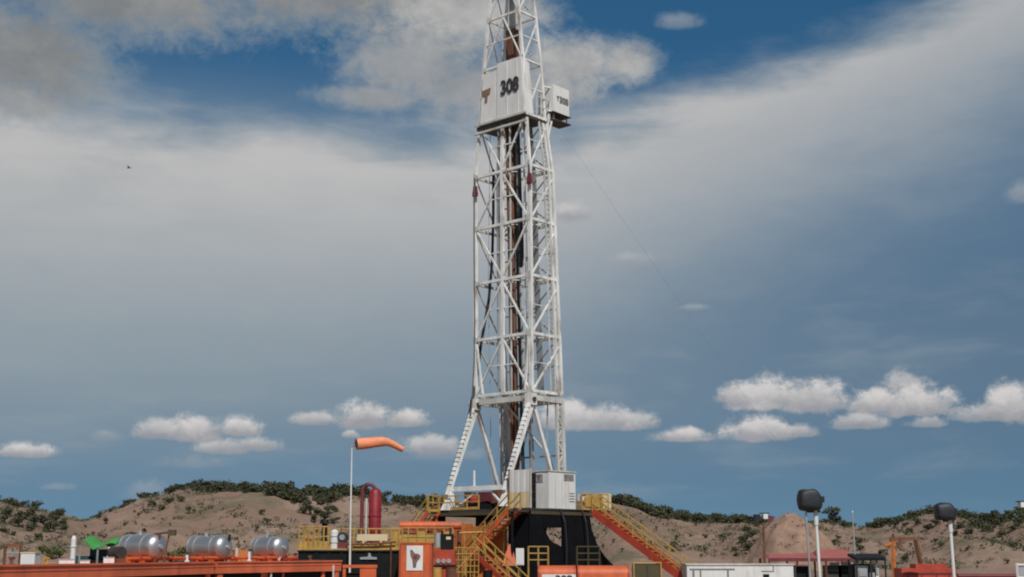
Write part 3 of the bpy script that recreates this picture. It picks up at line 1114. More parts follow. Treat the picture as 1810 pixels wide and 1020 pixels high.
for i, (z0, z1) in enumerate(zip(LV, LV[1:])):
    t = .105 if z0 < 32 else .08
    g0, g1 = z0 + .12, z1 - .12
    if apex_up.get(i, True):
        MB().bar(mc_(.5, -.01, g1), mc_(.03, -.01, g0), t).build('diagonal', WHITE, mast)
        MB().bar(mc_(.5, -.01, g1), mc_(.97, -.01, g0), t).build('diagonal', WHITE, mast)
    else:
        MB().bar(mc_(.5, -.01, g0), mc_(.03, -.01, g1), t).build('diagonal', WHITE, mast)
        MB().bar(mc_(.5, -.01, g0), mc_(.97, -.01, g1), t).build('diagonal', WHITE, mast)
    # right-hand side
    MB().bar(mc_(-.01, .05, g0), mc_(-.01, .95, g0 + (g1 - g0) * .85), t).build('diagonal', WHITE, mast)
    if i < 5:
        MB().bar(mc_(-.01, .62, z0 + .1), mc_(-.01, .62, z1 - .1), .10).build('ladder_rail', WHITE_OLD, mast)
        MB().bar(mc_(-.01, .78, z0 + .1), mc_(-.01, .78, z1 - .1), .08).build('ladder_rail', WHITE_OLD, mast)
        lad = MB()
        k = z0 + .25
        while k < z1 - .2:
            lad.bar(mc_(-.012, .63, k), mc_(-.012, .77, k), .04)
            k += .33
        lad.build('ladder_rungs', GALV, mast)['kind'] = 'stuff'
    # mid-bay ties and light counter-bracing
    zm = (z0 + z1) / 2
    if i < 5:
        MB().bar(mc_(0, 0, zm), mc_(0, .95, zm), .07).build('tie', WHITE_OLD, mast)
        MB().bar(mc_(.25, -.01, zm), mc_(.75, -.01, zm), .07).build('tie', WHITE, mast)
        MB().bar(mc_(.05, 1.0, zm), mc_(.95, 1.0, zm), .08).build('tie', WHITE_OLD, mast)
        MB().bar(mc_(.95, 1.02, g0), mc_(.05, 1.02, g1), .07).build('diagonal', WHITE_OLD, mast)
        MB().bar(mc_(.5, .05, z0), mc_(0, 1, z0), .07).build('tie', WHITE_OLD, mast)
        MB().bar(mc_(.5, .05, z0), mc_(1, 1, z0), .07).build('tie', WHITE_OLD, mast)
    else:
        MB().bar(mc_(0, 0, zm), mc_(1, 0, zm), .08).build('tie', WHITE, mast)
        MB().bar(mc_(0, 0, zm), mc_(0, 1, zm), .08).build('tie', WHITE, mast)
        MB().bar(mc_(.95, -.01, g1), mc_(.5, -.01, zm), .06).build('tie', WHITE_OLD, mast)
    for fu in (0, 1):
        cc = mc_(fu, 0, z0) - VV * (.125 if z0 < 29 else .10)
        k = -1 if fu == 0 else 1
        MB().prism([cc + UV * k * x * -1 + UP * y for x, y in ((-.10, -.26), (.34, -.10), (.34, .10), (-.10, .30))], VV * .02).build('gusset', WHITE_OLD, mast)
    # far left and back
    MB().bar(mc_(1.01, .05, g1), mc_(1.01, .95, g0), t * .8).build('diagonal', WHITE_OLD, mast)
    if i > 0:
        MB().bar(mc_(.05, 1.01, g0), mc_(.95, 1.01, g1), t * .8).build('diagonal', WHITE_OLD, mast)
z0, z1 = LV[0], LV[1]
MB().bar(mc_(.97, -.02, z1 - .3), mc_(.86, -.02, z0 + .1), .12).build('diagonal', WHITE, mast)
MB().bar(mc_(.03, -.02, z1 - .3), mc_(.10, -.02, z0 + .1), .12).build('diagonal', WHITE, mast)
for z0, z1 in zip(LV[:5], LV[1:6]):
    MB().bar(mc_(.0, .86, z0), mc_(.0, .86, z1), .14, .14, up=VV).build('guide_rail', WHITE, mast)
    MB().bar(mc_(.62, .9, z0), mc_(.62, .9, z1), .30, .06, up=VV).build('guide_rail', WHITE_OLD, mast)
    MB().bar(mc_(.14, .1, z0), mc_(.14, .1, z1), .10, .10, up=VV).build('guide_rail', WHITE, mast)
    MB().bar(mc_(.72, .75, z0), mc_(.72, .75, z1), .16, .10, up=VV).build('guide_rail', WHITE_OLD, mast)
    MB().bar(mc_(.28, .85, z0), mc_(.28, .85, z1), .50, .05, up=VV).build('guide_rail', GALV, mast)
# lower frame of the mast
zb = LV[0]
MB().bar(mc_(-.02, 0, zb - .45), mc_(1.02, 0, zb - .45), .3, .35).build('base_beam', WHITE_OLD, mast)
MB().bar(mc_(0, -.03, zb - .45), mc_(0, 1.03, zb - .45), .3, .35).build('base_beam', WHITE_OLD, mast)
MB().bar(mc_(1, 0, zb - .45), mc_(1, 1, zb - .45), .25, .3).build('base_beam', WHITE_OLD, mast)
MB().bar(mc_(0, 1, zb - .45), mc_(1, 1, zb - .45), .25, .3).build('base_beam', WHITE_OLD, mast)
for fu in (0, 1):
    c = mc_(fu, 0, zb - .6)
    MB().pip(c - UV * .32 - VV * .35 - UP * .35, UV * .64, VV * .5, UP * .75).build('pivot_bracket', WHITE, mast)
    MB().tube([c - UV * .42 - VV * .15, c + UV * .42 - VV * .15], .16, 10).build('pivot_pin', DARKST, mast)
    # splayed front leg with climbing rungs
    foot = mc_(fu, 0, FLOOR + (.15 if fu == 0 else 0)) - VV * 2.75
    head = c - VV * .1 - UP * .2
    leg = MB().bar(head, foot + UP * .95, .46, .34, up=UV, taper=.62).build('splayed_leg', WHITE, mast)
    dd = (foot + UP * .95 - head)
    n = 18
    for k in range(1, n):
        p = head + dd * (k / n * .92 + .02)
        w_ = .60 * (1 - .3 * k / n)
        nrm_ = -VV * .20 * (1 - .3 * k / n) + UP * .05
        MB().bar(p + nrm_ - UV * w_ / 2 * .8, p + nrm_ + UV * w_ / 2 * .8, .05).build('rung', DARKST, leg)
    sh = MB()
    b0 = foot - UP * .0
    sh.hexa([b0 - UV * .35 - VV * .3, b0 + UV * .35 - VV * .3, b0 + UV * .35 + VV * .3, b0 - UV * .35 + VV * .3,
             b0 - UV * .15 - VV * .15 + UP * 1.15 + VV * .32, b0 + UV * .15 - VV * .15 + UP * 1.15 + VV * .32, b0 + UV * .15 + VV * .47 + UP * 1.15, b0 - UV * .15 + VV * .47 + UP * 1.15])
    sh.build('leg_shoe', WHITE, mast)
    # back brace and rear truss leg
    rf = mc_(fu, 1, FLOOR)
    MB().bar(c + VV * .1 - UP * .2, rf - VV * .35, .22, .22, up=UV).build('back_brace', WHITE, mast)
    MB().bar(mc_(fu, 1, zb - .4), rf, .26, .26, up=VV).build('rear_leg', WHITE_OLD, mast)
    inn = UV * (.75 if fu == 0 else -.75)
    MB().bar(mc_(fu, 1, zb - .4) - VV * .55 , rf - VV * .55, .16, .16, up=VV).build('rear_leg', WHITE_OLD, mast)
    lac = MB()
    zz = FLOOR + .3
    k = 0
    while zz < zb - 1.3:
        p, q = mc_(fu, 1, zz), mc_(fu, 1, zz + .85)
        lac.bar(p - VV * (.55 if k % 2 else 0), q - VV * (0 if k % 2 else .55), .08)
        lac.bar(p - VV * .55, p, .07)
        zz += .85
        k += 1
    lac.build('lacing', WHITE_OLD, mast)['kind'] = 'stuff'
for fa, fb in (((.0, 1, FLOOR + .2), (.5, 1, zb - .5)), ((1., 1, FLOOR + .2), (.5, 1, zb - .5)), ((.0, 1, FLOOR + 3.6), (1., 1, FLOOR + 3.6)), ((.5, 0, zb - .5), (.25, 1, FLOOR + 3.6)), ((.5, 0, zb - .5), (.75, 1, FLOOR + 3.6))):
    MB().bar(mc_(*fa), mc_(*fb), .11).build('lower_brace', WHITE_OLD, mast)
for f, v_, r, m in ((.62, .6, .06, GALV), (.66, .85, .05, RUSTY), (.90, .75, .07, WHITE_OLD), (.78, .95, .06, DARKST), (.12, .75, .05, GALV), (.2, .9, .06, WHITE_OLD)):
    MB().tube([mc_(f, v_, FLOOR), mc_(f + .02, v_ - .05, FLOOR + 3), mc_(f - .02, v_, zb + .2)], r, 6).build('service_pipe', m, mast)
pa = mc_(0, 0, FLOOR + 1.35) - VV * 2.28
pb = mc_(1, 0, FLOOR + 1.35) - VV * 2.28
MB().bar(pa, pb, .26, .30).build('cross_beam', WHITE, mast)
MB().bar(mc_(.62, 0, FLOOR + 1.3) - VV * 2.2, mc_(.62, 0, FLOOR + 2.5) - VV * 2.2, .09).build('stub_post', WHITE, mast)
MB().bar(mc_(.9, 0, FLOOR + .1) - VV * 2.6, mc_(.6, 0, FLOOR + 1.1) - VV * 2.2, .10).build('cross_brace', WHITE, mast)
MB().bar(mc_(.02, 0, FLOOR + .1) - VV * 2.6, mc_(.32, 0, FLOOR + 1.1) - VV * 2.2, .10).build('cross_brace', WHITE, mast)
MB().bar(mc_(.5, .9, FLOOR), mc_(.5, .9, zb), .28, .2, up=VV).build('stand_pipe', GALV, mast)
MB().bar(mc_(.72, .8, FLOOR), mc_(.72, .8, zb), .16).build('stand_pipe', WHITE_OLD, mast)
MB().bar(mc_(.84, .9, FLOOR), mc_(.80, .7, zb), .16).build('stand_pipe', WHITE_OLD, mast)

# racking board and windwall
z0, z1 = 32.45, 36.45
rb0 = MB()
c0, c1, c2, c3 = (mc_(-.03, -.13, z0), mc_(1.02, -.13, z0), mc_(1.02, 1.02, z0), mc_(-.03, 1.02, z0))
rb0.hexa([c0 - UP * .30, c1 - UP * .38, c2 - UP * .30, c3 - UP * .30, c0 - UP * .12, c1 - UP * .12, c2 - UP * .12, c3 - UP * .12])
rb0.build('racking_board', DARKST, mast)
MB().bar(mc_(-.06, -.17, z0 - .02), mc_(1.04, -.17, z0 - .02), .1, .14).build('board_rim', WHITE_OLD, mast)
MB().bar(mc_(-.06, -.15, z0 - .62), mc_(1.04, -.15, z0 - .62), .14, .14).build('board_rim', WHITE_OLD, mast)


def wall_panel(f0, f1, off, lo=0.0, hi=0.0, name='windwall_panel', topf=None):
    a, b = mc_(f0, -.10, z0 + lo), mc_(f1, -.10, z0 + lo)
    d, c = mc_((topf or (f0, f1))[0], -.10, z1 + hi), mc_((topf or (f0, f1))[1], -.10, z1 + hi)
    o = -VV * off
    return MB().prism([a + o, b + o, c + o, d + o], VV * .05).build(name, WPANEL, mast)


wp = wall_panel(-.01, .58, .10, .05, .12)
wq = wall_panel(.62, .95, .06, .05, -.35)
wm = wall_panel(.585, .615, .02, .05, -.3)
# corner return on the right-hand side
a, b = mc_(-.02, -.12, z0 + .05), mc_(-.02, .36, z0 + .05)
d, c = mc_(-.02, -.12, z1 + .10), mc_(-.02, .28, z1 - .15)
MB().prism([a, b, c, d], UV * .05).build('windwall_panel', WPANEL, mast)
for f in (.10, .34):
    MB().bar(mc_(f, -.10, z0 + .1) - VV * .115, mc_(f, -.10, z1) - VV * .115, .035, .03, up=VV).build('panel_rib', WPANEL, mast)
zt = z0 + (z1 - z0) * .53
mid = mc_(.27, -.10, zt) - VV * .165
lettering('rig_number', '308', 1.42, mid, -UV, UP, INK, wp, .05, .80)
# brown emblem: broad bar over a tapering stem
ec = mc_(.83, -.10, z0 + (z1 - z0) * .50) - VV * .12
ex_, eu = -UV, UP
MB().prism([ec + ex_ * x + eu * y for x, y in ((-.42, .42), (.42, .50), (.36, .12), (.14, .05), (.10, -.45), (-.12, -.48), (-.10, .0), (-.36, .08))], VV * .02).build('emblem', EMBLEM, wq)

# derrickman's cabin outside the right-hand rear corner
cz = 33.15
co = mc_(0, 1, cz) - UV * .35 + VV * .55
cb = MB().pip(co, UV * 1.3, VV * 1.75, UP * 2.0).build('mast_cabin', WPANEL, mast)
MB().pip(co - UP * .05 - VV * .1 - UV * .1, UV * 1.5, VV * 1.95, UP * .05).build('cabin_floor', DARKST, cb)
MB().pip(co - UP * .55 + VV * .2, UV * 1.1, VV * 1.75, UP * .08).build('cabin_step', DARKST, cb)
for b in (.3, 1.7):
    MB().bar(co - UP * .5 + VV * b + UV * .2, co - UP * .04 + VV * b + UV * .2, .07).build('cabin_hanger', WHITE_OLD, cb)
lettering('rig_number', '308', .62, co + VV * 1.18 + UP * 1.02 - UV * .012, VV, UP, INK_G, cb, .05)
e2 = co + VV * .52 + UP * 1.1 - UV * .03
MB().prism([e2 + VV * x + UP * y for x, y in ((-.16, .14), (.16, .16), (.05, 0), (.02, -.2), (-.04, -.2), (-.06, 0))], UV * .02).build('emblem', EMBLEM_G, cb)
for b in (-.35, .15):
    MB().bar(mc_(0, 1, cz - 2.1) + VV * .05, co + VV * (b + .3) - UP * .1 + UV * .4, .10).build('cabin_strut', WHITE, mast)
MB().bar(mc_(0, 1, cz + .1), co + UV * .3 + UP * .1, .12).build('cabin_strut', WHITE, mast)
MB().bar(mc_(0, 1, cz + 1.8), co + UV * .3 + UP * 1.8, .10).build('cabin_strut', WHITE, mast)
railing(mast, mc_(0, .55, z0), mc_(0, 1, z0) + VV * .5, 3, 1.5, WHITE_OLD)
# crown above
ctop = mc_(.5, .5, 45.5)
MB().pip(mc_(-.1, -.1, 45.6), mc_(1.1, -.1, 45.6) - mc_(-.1, -.1, 45.6), mc_(-.1, 1.1, 45.6) - mc_(-.1, -.1, 45.6), UP * .5).build('crown_block', WHITE_OLD, mast)

# ---- things hanging in the mast
blk = thing('travelling_block', mc_(.52, .5, 37.0), 'rust brown travelling block hanging inside the mast above the windwall', 'pulley block')
cb0 = mc_(.46, .45, 38.9)
MB().pip(cb0 - UV * .42 - VV * .25 - UP * 2.2, UV * .84, VV * .12, UP * 2.6).build('side_plate', RUSTY, blk)
MB().pip(cb0 - UV * .42 + VV * .13 - UP * 2.2, UV * .84, VV * .12, UP * 2.6).build('side_plate', RUSTY, blk)
for k in range(3):
    MB().tube([cb0 + VV * (-.12 + k * .08) - UP * .1, cb0 + VV * (-.06 + k * .08) - UP * .1], .5, 20).build('sheave', DARKST, blk)
MB().tube([cb0 - UP * 2.1, cb0 - UP * 2.8, cb0 - UP * 3.6], [.34, .26, .20], 12).build('hook_shank', RUSTY, blk)
for k in range(6):
    c = cb0 + UV * (-.30 + .12 * k)
    MB().tube([c + UP * .2, mc_(.4 + k * .04, .5, 45.6)], .035, 5).build('hoist_line', CABLE, blk)
for k, (fu, fv, r, m) in enumerate(((.47, .40, .105, RUSTY), (.50, .50, .105, RUSTY), (.53, .38, .105, RUSTY), (.56, .48, .105, RUSTY), (.60, .57, .105, RUSTY),
                                    (.45, .60, .085, DARKST), (.42, .52, .085, DARKST))):
    p0, p1 = mc_(fu + .03, fv, FLOOR), mc_(fu + .02 + .01 * k, fv, 34.2)
    pth = [p0.lerp(p1, t / 6) for t in range(7)]
    tag(MB().tube(pth, r, 8).build('drill_pipe', m), 'rust brown drill pipe stand racked upright inside the mast' if m is RUSTY else 'dark drill pipe stand racked upright beside the rusty ones',
        'pipe', 'racked drill pipe' if m is RUSTY else 'dark racked drill pipe')
tag(MB().tube([mc_(.33, .35, z) for z in (32.3, 29, 26, 23, 22)], [.13, .13, .16, .24, .12], 8).build('tool_hoist', RUBBER),
    'black hoist line with a bulging end hanging beside the rusty pipe', 'hoist')
hp = [(872, 300), (872, 380), (870, 460), (864, 530), (857, 570), (850, 610), (844, 660), (836, 700), (830, 730), (826, 770)]
tag(MB().tube([at(x, y, 87.0 if i > 6 else 87.4) for i, (x, y) in enumerate(hp)], .095, 8).build('rotary_hose', RUBBER),
    'thick black mud hose hanging down the left side of the mast', 'hose')
tag(MB().tube([at(x, y, 86.4) for x, y in ((838, 330), (838, 450), (839, 560), (838, 640), (835, 700), (832, 735))], .05, 6).build('air_line', CABLE),
    'thin dark line running down the outer left mast leg', 'cable')
for fu, py, lab in ((1.0, 337, 'dark maroon hanging sheave on the outer left mast leg'), (0.0, 314, 'maroon hanging sheave on the near corner leg of the mast')):
    px = 840 if fu else 936
    Yd = mc_(fu, 0, 28).y - .35
    c = at(px, py, Yd)
    sv = thing('hanging_sheave', c - UP * .45, lab, 'pulley')
    MB().hexa([c + UV * x + VV * y + UP * z for x, y, z in ((-.2, -.1, -.42), (.2, -.1, -.42), (.2, .1, -.42), (-.2, .1, -.42), (-.12, -.08, .3), (.12, -.08, .3), (.12, .08, .3), (-.12, .08, .3))]).build('sheave_housing', MAROON, sv)
    MB().tube([c - VV * .13 - UP * .2, c + VV * .13 - UP * .2], .17, 12).build('wheel', MAROON, sv)
    MB().tube([c + UP * .25, mc_(fu, 0, LV[4]) - VV * .1], .05, 6).build('shackle', DARKST, sv)
gw = [at(997, 238, 88), at(1290, 655, 112), at(1560, 1040, 128)]
gw[2].z = 0
gw[1] = gw[0].lerp(gw[2], .5) - UP * .5
tag(MB().tube(gw, .0055, 5).build('guy_wire', WIRE), 'thin steel guy wire running from the mast cabin down towards the hills', 'wire')

# ---- on the drill floor
dw = thing('drawworks', rg(3.1, -1.0, FLOOR), 'dark red drawworks winch under the white cross beam of the mast', 'winch')
c = rg(3.1, -1.0, FLOOR)
MB().pip(c - UV * 1.0 - VV * .5, UV * 1.2, VV * 1.0, UP * 1.15).build('housing', MAROON, dw)
MB().pip(c - UV * 1.4 - VV * .45, UV * .38, VV * .9, UP * 1.45).build('gearbox', RUSTY, dw)
MB().tube([c + UV * .25 + UP * .55, c + UV * 1.3 + UP * .55], .5, 16).build('drum', RED, dw)
MB().pip(c + UV * 1.3 - VV * .5, UV * .12, VV * 1.0, UP * 1.2).build('end_frame', DARKST, dw)
tp = MB()
for i, (a, w, hgt) in enumerate(((1.2, .9, .42), (2.0, .9, .55), (2.8, 1.0, .45), (3.7, .8, .3))):
    q = rg(a, -2.1, FLOOR + .01)
    tp.hexa([q, q + UV * w, q + UV * w + VV * .8, q + VV * .8, q + UV * .15 + VV * .2 + UP * hgt, q + UV * (w - .1) + VV * .15 + UP * hgt * .8,
             q + UV * (w - .2) + VV * .6 + UP * hgt, q + UV * .2 + VV * .65 + UP * hgt * .9])
tag(tp.build('tarpaulin_heap', BLACK), 'dark crumpled tarpaulin heaped on the rig floor below the drawworks', 'tarpaulin')

# driller's cabin
dh = thing('driller_cabin', rg(-1.6, 1.0, FLOOR), 'white box cabin with grey signs on the rig floor', 'cabin')
co = rg(-2.28, -.55, FLOOR + .02)
o_ = rface(970, 897, -.12)
co = Vector((o_.x, o_.y, FLOOR + .02))
bd = MB().pip(co, UV * 1.25, VV * 2.62, UP * 2.28).build('cabin_body', WPANEL, dh)
MB().pip(co - UV * .06 - VV * .06 + UP * 2.28, UV * 1.37, VV * 2.74, UP * .07).build('roof', WHITE_OLD, dh)
MB().pip(co - UV * .02 + VV * .02, UV * .015, VV * .07, UP * 2.25).build('corner_trim', WPANEL, dh)
for k in (.62, 1.25, 1.9):
    MB().pip(co - UV * .018 + VV * k + UP * .05, UV * .014, VV * .04, UP * 2.15).build('panel_seam', WHITE_OLD, dh)
for k in range(4):
    MB().pip(co - UV * .03 + VV * 2.0 + UP * (.45 + .17 * k), UV * .025, VV * .5, UP * .06).build('louvre', GALV, dh)
sg = MB().pip(co - UV * .03 + VV * 1.45 + UP * 1.75, UV * .025, VV * 1.0, UP * .42).build('sign_board', GALV, dh)
lettering('rig_number', '308', .40, co + VV * 2.0 + UP * 1.95 - UV * .04, VV, UP, INK_G, sg, .02)
e2 = co + VV * 1.62 + UP * 1.95 - UV * .05
MB().prism([e2 + VV * x + UP * y for x, y in ((-.12, .12), (.12, .13), (.04, 0), (.02, -.15), (-.03, -.15), (-.05, 0))], UV * .015).build('emblem', EMBLEM_G, sg)
sg2 = MB().pip(co - VV * .03 + UV * .45 + UP * 1.62, UV * .62, VV * .025, UP * .5).build('sign_board', GALV, dh)
e2 = co - VV * .05 + UV * .76 + UP * 1.88
MB().prism([e2 - UV * x + UP * y for x, y in ((-.2, .18), (.2, .2), (.06, 0), (.03, -.2), (-.05, -.2), (-.08, 0))], VV * .015).build('emblem', EMBLEM_G, sg2)

wb = thing('wind_screen', rg(-1.3, V0 + .15, FLOOR), 'white corrugated wind screen with cream lower half at the floor corner', 'screen')
for i in range(7):
    a = U0 + .08 + i * .245
    MB().pip(rg(a, V0 + .1 + .03 * (i % 2), FLOOR + .98), UV * .24, VV * .05, UP * 1.35).build('sheet', WPANEL, wb)
    MB().pip(rg(a, V0 + .1 + .03 * (i % 2), FLOOR + .02), UV * .24, VV * .05, UP * .955).build('sheet', CREAM, wb)
MB().bar(rg(U0 + .05, V0 + .1, FLOOR), rg(U0 + .05, V0 + .1, FLOOR + 2.4), .09).build('frame_post', WHITE_OLD, wb)
MB().bar(rg(U0 + 1.82, V0 + .12, FLOOR), rg(U0 + 1.82, V0 + .12, FLOOR + 2.4), .09).build('frame_post', RUSTY, wb)
MB().bar(rg(U0 + .05, V0 + .2, FLOOR + .97), rg(U0 + 1.85, V0 + .2, FLOOR + .97), .08).build('frame_rail', YELLOW, wb)
dk = thing('gap_box', rg(-1.9, -.9, FLOOR), 'dark box filling the gap between the wind screen and the white cabin', 'rack')
q = rface(943, 897, -.5)
q.z = FLOOR
MB().pip(q - UV * -.05 - VV * .25, UV * .5, VV * .55, UP * 2.15).build('gap_box_body', BLACKP, dk)  # black box filling the gap between screen and cabin
for k in range(3):
    MB().pip(q - UV * -.02 - VV * .2, UV * .03, VV * .45, UP * .02).build('shelf', RUSTY, dk)
    dk.children[-1].location.z = .5 + .5 * k
bx = rface(1063, 897, -.1)
bc = thing('beige_cabinet', Vector((bx.x, bx.y, FLOOR)), 'beige steel cabinet at the head of the long red stairs', 'cabinet')
q = Vector((bx.x, bx.y, FLOOR + .01))
MB().pip(q, UV * .7, VV * 1.05, UP * 1.1).build('cabinet_body', CREAM, bc)
MB().pip(q - UV * .02 + VV * .08 + UP * .1, UV * .015, VV * .4, UP * .9).build('door', CREAM, bc)
MB().pip(q - UV * .02 + VV * .53 + UP * .1, UV * .015, VV * .4, UP * .9).build('door', CREAM, bc)
bx = rface(1025, 897, -.3)
q = Vector((bx.x, bx.y, FLOOR + .01))
jb = thing('junction_box', q, 'small pale junction box on a post beside the white cabin', 'box')
MB().bar(q + VV * .3, q + VV * .3 + UP * .55, .1).build('post', YELLOW, jb)
MB().pip(q - UV * .1 + UP * .55, UV * .3, VV * .75, UP * .45).build('box_body', WPANEL, jb)

bop = thing('blowout_preventer', rg(1.6, .6, 0), 'dark valve stack standing under the rig floor inside the black shade sheeting', 'valve stack')
c = rg(1.6, .6, 0)
for z, r, hh in ((0, .55, .3), (.3, .4, .9), (1.2, .6, .35), (1.55, .42, .8), (2.35, .62, .4), (2.75, .35, 2.2)):
    MB().tube([c + UP * z, c + UP * (z + hh)], r, 16).build('stack_body', DARKST, bop)
for z in (.8, 1.95):
    MB().tube([c + UP * z - UV * 1.0, c + UP * z + UV * 1.0], .22, 12).build('ram', RUSTY, bop)
for i, (a, b, lab) in enumerate(((-2.75, -.2, 'dark slack hose looped from the rig floor edge in front of the black shade sheeting'), (-2.75, 1.9, 'dark hose hanging beside the opening in the black shade sheeting'))):
    pts = [rg(a + .2, b, FLOOR - .02)] + [rg(a - .05 - .12 * math.sin(k * .5), b + .25 * k / 8, FLOOR - .2 - (FLOOR - 1.2) * k / 8) for k in range(1, 9)] + [rg(a - .5, b + .6, .04)]
    tag(MB().tube(pts, .05, 7).build('slack_hose', RUBBER), lab, 'hose')
for i, (f, lab) in enumerate(((.9, 'pale wire rope hanging inside the mast near its outer left leg'), (.18, 'pale wire rope hanging inside the mast near its corner leg'))):
    tag(MB().tube([mc_(f, .3, 32.3), mc_(f + .02, .32, 22), mc_(f, .3, FLOOR)], .022, 5).build('wire_rope', WIRE), lab, 'rope')

# ------------------------------------------------------------------ yard left of the rig
# long mud tanks, only their upper edge is in view
TZ = 2.74


def tank_line(px):
    t = (px + 60) / 664.0
    Y = 42 + 24 * t
    X = (px - CX) / FPX * (Y * CP + (TZ - CAM_Z) * SP)
    return Vector((X, Y, 0))


def deck_pt(px, back, up=0.0):
    """point on the tank deck, set back from its edge, that stands at photograph column px"""
    k = px
    for _ in range(12):
        c = tank_line(k) + tn * back + UP * (TZ + up)
        k += px - (CX + FPX * c.x / (c.y * CP + (c.z - CAM_Z) * SP))
    return c


def mud_tank(px0, px1, posts, label, name='mud_tank', deck_m=None):
    p, q = tank_line(px0), tank_line(px1)
    d = (q - p)
    L = d.length
    d.normalize()
    n = Vector((-d.y, d.x, 0))         # away from the camera
    t = thing(name, (p + q) / 2 + n * 1.2, label, 'tank')
    MB().pip(p + UP * (TZ - .20), d * L, n * 2.5, UP * .20).build('deck', deck_m or FADED, t)
    MB().pip(p + n * .22 + UP * .25, d * L, n * 2.1, UP * (TZ - .46)).build('tank_body', BLACKP, t)
    MB().pip(p + n * .02 + UP * (TZ - .48), d * L, n * .18, UP * .275).build('edge_beam', FADED, t)
    MB().pip(p + UP * 0, d * L, n * 2.4, UP * .25).build('skid', ORANGE, t)
    for px, w in posts:
        c = tank_line(px)
        MB().pip(c - d * w / 2 + n * .05 + UP * .25, d * w, n * .2, UP * (TZ - .735)).build('side_post', FADED, t)
    rail = MB().pip(p - n * .05 + UP * (TZ - .03), d * L, n * .10, UP * .07).build('deck_lip', FADED, t)
    return t, d, n


t1, td, tn = mud_tank(-70, 380, [(-40, .3), (104, .12), (253, .25), (372, .28)], 'long orange mud tank carrying the first two polished cylinders')
t2, _, _ = mud_tank(384, 604, [(392, .32), (470, .5), (503, .16), (574, .2), (598, .3)], 'orange mud tank with dark bays beside the yellow railed platform')
pan = tank_line(300)
MB().pip(tank_line(110) + tn * .03 + UP * .9, td * (tank_line(245) - tank_line(110)).length, tn * .1, UP * (TZ - 1.42)).build('side_panel', RED, t1)
for px in (478, 588):
    c = tank_line(px)
    MB().tube([c - tn * .05 + UP * .3, c - tn * .05 + UP * (TZ - .2)], .05, 8).build('drain_pipe', WHITE_OLD, t2)


def cylinder(px, label, lever, L=1.75, yaw=0.0):
    c = deck_pt(px, 1.1)
    ax = Matrix.Rotation(yaw, 3, 'Z') @ Vector((.80, -.60, 0))
    R = .50
    cz = c + UP * (R + .16)
    t = thing('cylindrical_vessel', c, label, 'vessel')
    MB().tube([cz - ax * L / 2, cz + ax * L / 2], R, 36).build('shell', CHROME, t, smooth=True)
    prof_ = [(0, R * 1.02), (.06, R * 1.0), (.14, R * .93), (.22, R * .78), (.28, R * .55), (.31, R * .28), (.32, .02)]
    MB().tube([cz + ax * (L / 2 + a) for a, _ in prof_], [r for _, r in prof_], 36).build('dome_end', CHROME, t, smooth=True)
    MB().tube([cz - ax * (L / 2), cz - ax * (L / 2 + .05)], R + .02, 36).build('end_ring', GALV, t, smooth=True)
    for s in (-.5, .5):
        MB().tube([cz + ax * (s - .03), cz + ax * (s + .03)], R + .015, 36).build('band', GALV, t, smooth=True)
        MB().box(c + ax * s + UP * .13, (.16, .8, .30), math.atan2(ax.y, ax.x)).build('saddle', ORANGE, t)
    MB().tube([cz - ax * .2 + UP * (R - .02), cz - ax * .2 + UP * (R + .14)], .09, 10).build('top_nozzle', GALV, t)
    MB().tube([cz - ax * .75 - tn * (R + .02), cz - ax * .75 - tn * (R + .10) - UP * .25, c - ax * .75 - tn * .75 + UP * .04, c - ax * .1 - tn * .8 + UP * .04], .035, 7).build('drain_hose', RUBBER, t)
    MB().tube([cz + ax * (L / 2 + .25), cz + ax * (L / 2 + .42)], .09, 10).build('end_nozzle', GALV, t)
    MB().box(cz - ax * .35 - tn * (R + .01) + UP * .1, (.22, .03, .16), math.atan2(td.y, td.x)).build('data_plate', DARKST, t)
    if lever == 1:
        k = cz + ax * (L / 2 + .35) + tn * .2
        MB().bar(k + UP * .50 - ax * .2, k + UP * .58 + Vector((.55, 0, 0)), .06, .07).build('lever', DARKST, t)
        MB().box(k + UP * .56 + Vector((.62, 0, 0)), (.30, .2, .24)).build('counterweight', BROWNP, t)
        MB().bar(k - UP * .62 + Vector((-.05, 0, 0)), k + UP * .52 + Vector((.12, 0, 0)), .09).build('lever_post', RUSTY, t)
        MB().tube([k + Vector((.34, 0, -.6)), k + Vector((.42, 0, 0)), k + Vector((.5, 0, .5))], .035, 6).build('hose', RUSTY, t)
    if lever == 2:
        k = cz + ax * (L / 2 + .15) + UP * .30 + tn * .15
        MB().box(k + Vector((.18, 0, .02)), (.32, .1, .10), .1).build('handle', BLACKP, t)
        MB().box(k + Vector((.32, 0, .10)), (.09, .1, .28)).build('handle', BLACKP, t)
        MB().tube([cz + UP * (R + .1) - ax * .3, cz + UP * (R + .14) + ax * .8], .03, 6).build('top_pipe', GALV, t)
    if lever == 3:
        k = cz + ax * (L / 2 + .2) + tn * .2
        MB().bar(k - UP * .6 + Vector((.05, 0, 0)), k + UP * .1 + Vector((.3, 0, 0)), .12).build('leaning_pipe', WHITE_OLD, t)
        MB().tube([cz + UP * (R + .05) - ax * .1, cz + UP * (R + .30) - ax * .25], .05, 6).build('top_pipe', GALV, t)
    return t


cylinder(250, 'polished metal cylinder with a dark counterweighted lever on its dome end', 1, 1.85, -.05)
cylinder(368, 'polished metal cylinder with a black handle on its dome end', 2, 1.70, .06)
cylinder(475, 'polished metal cylinder with a pale leaning pipe beside the yellow railing', 3, 1.55, -.10)

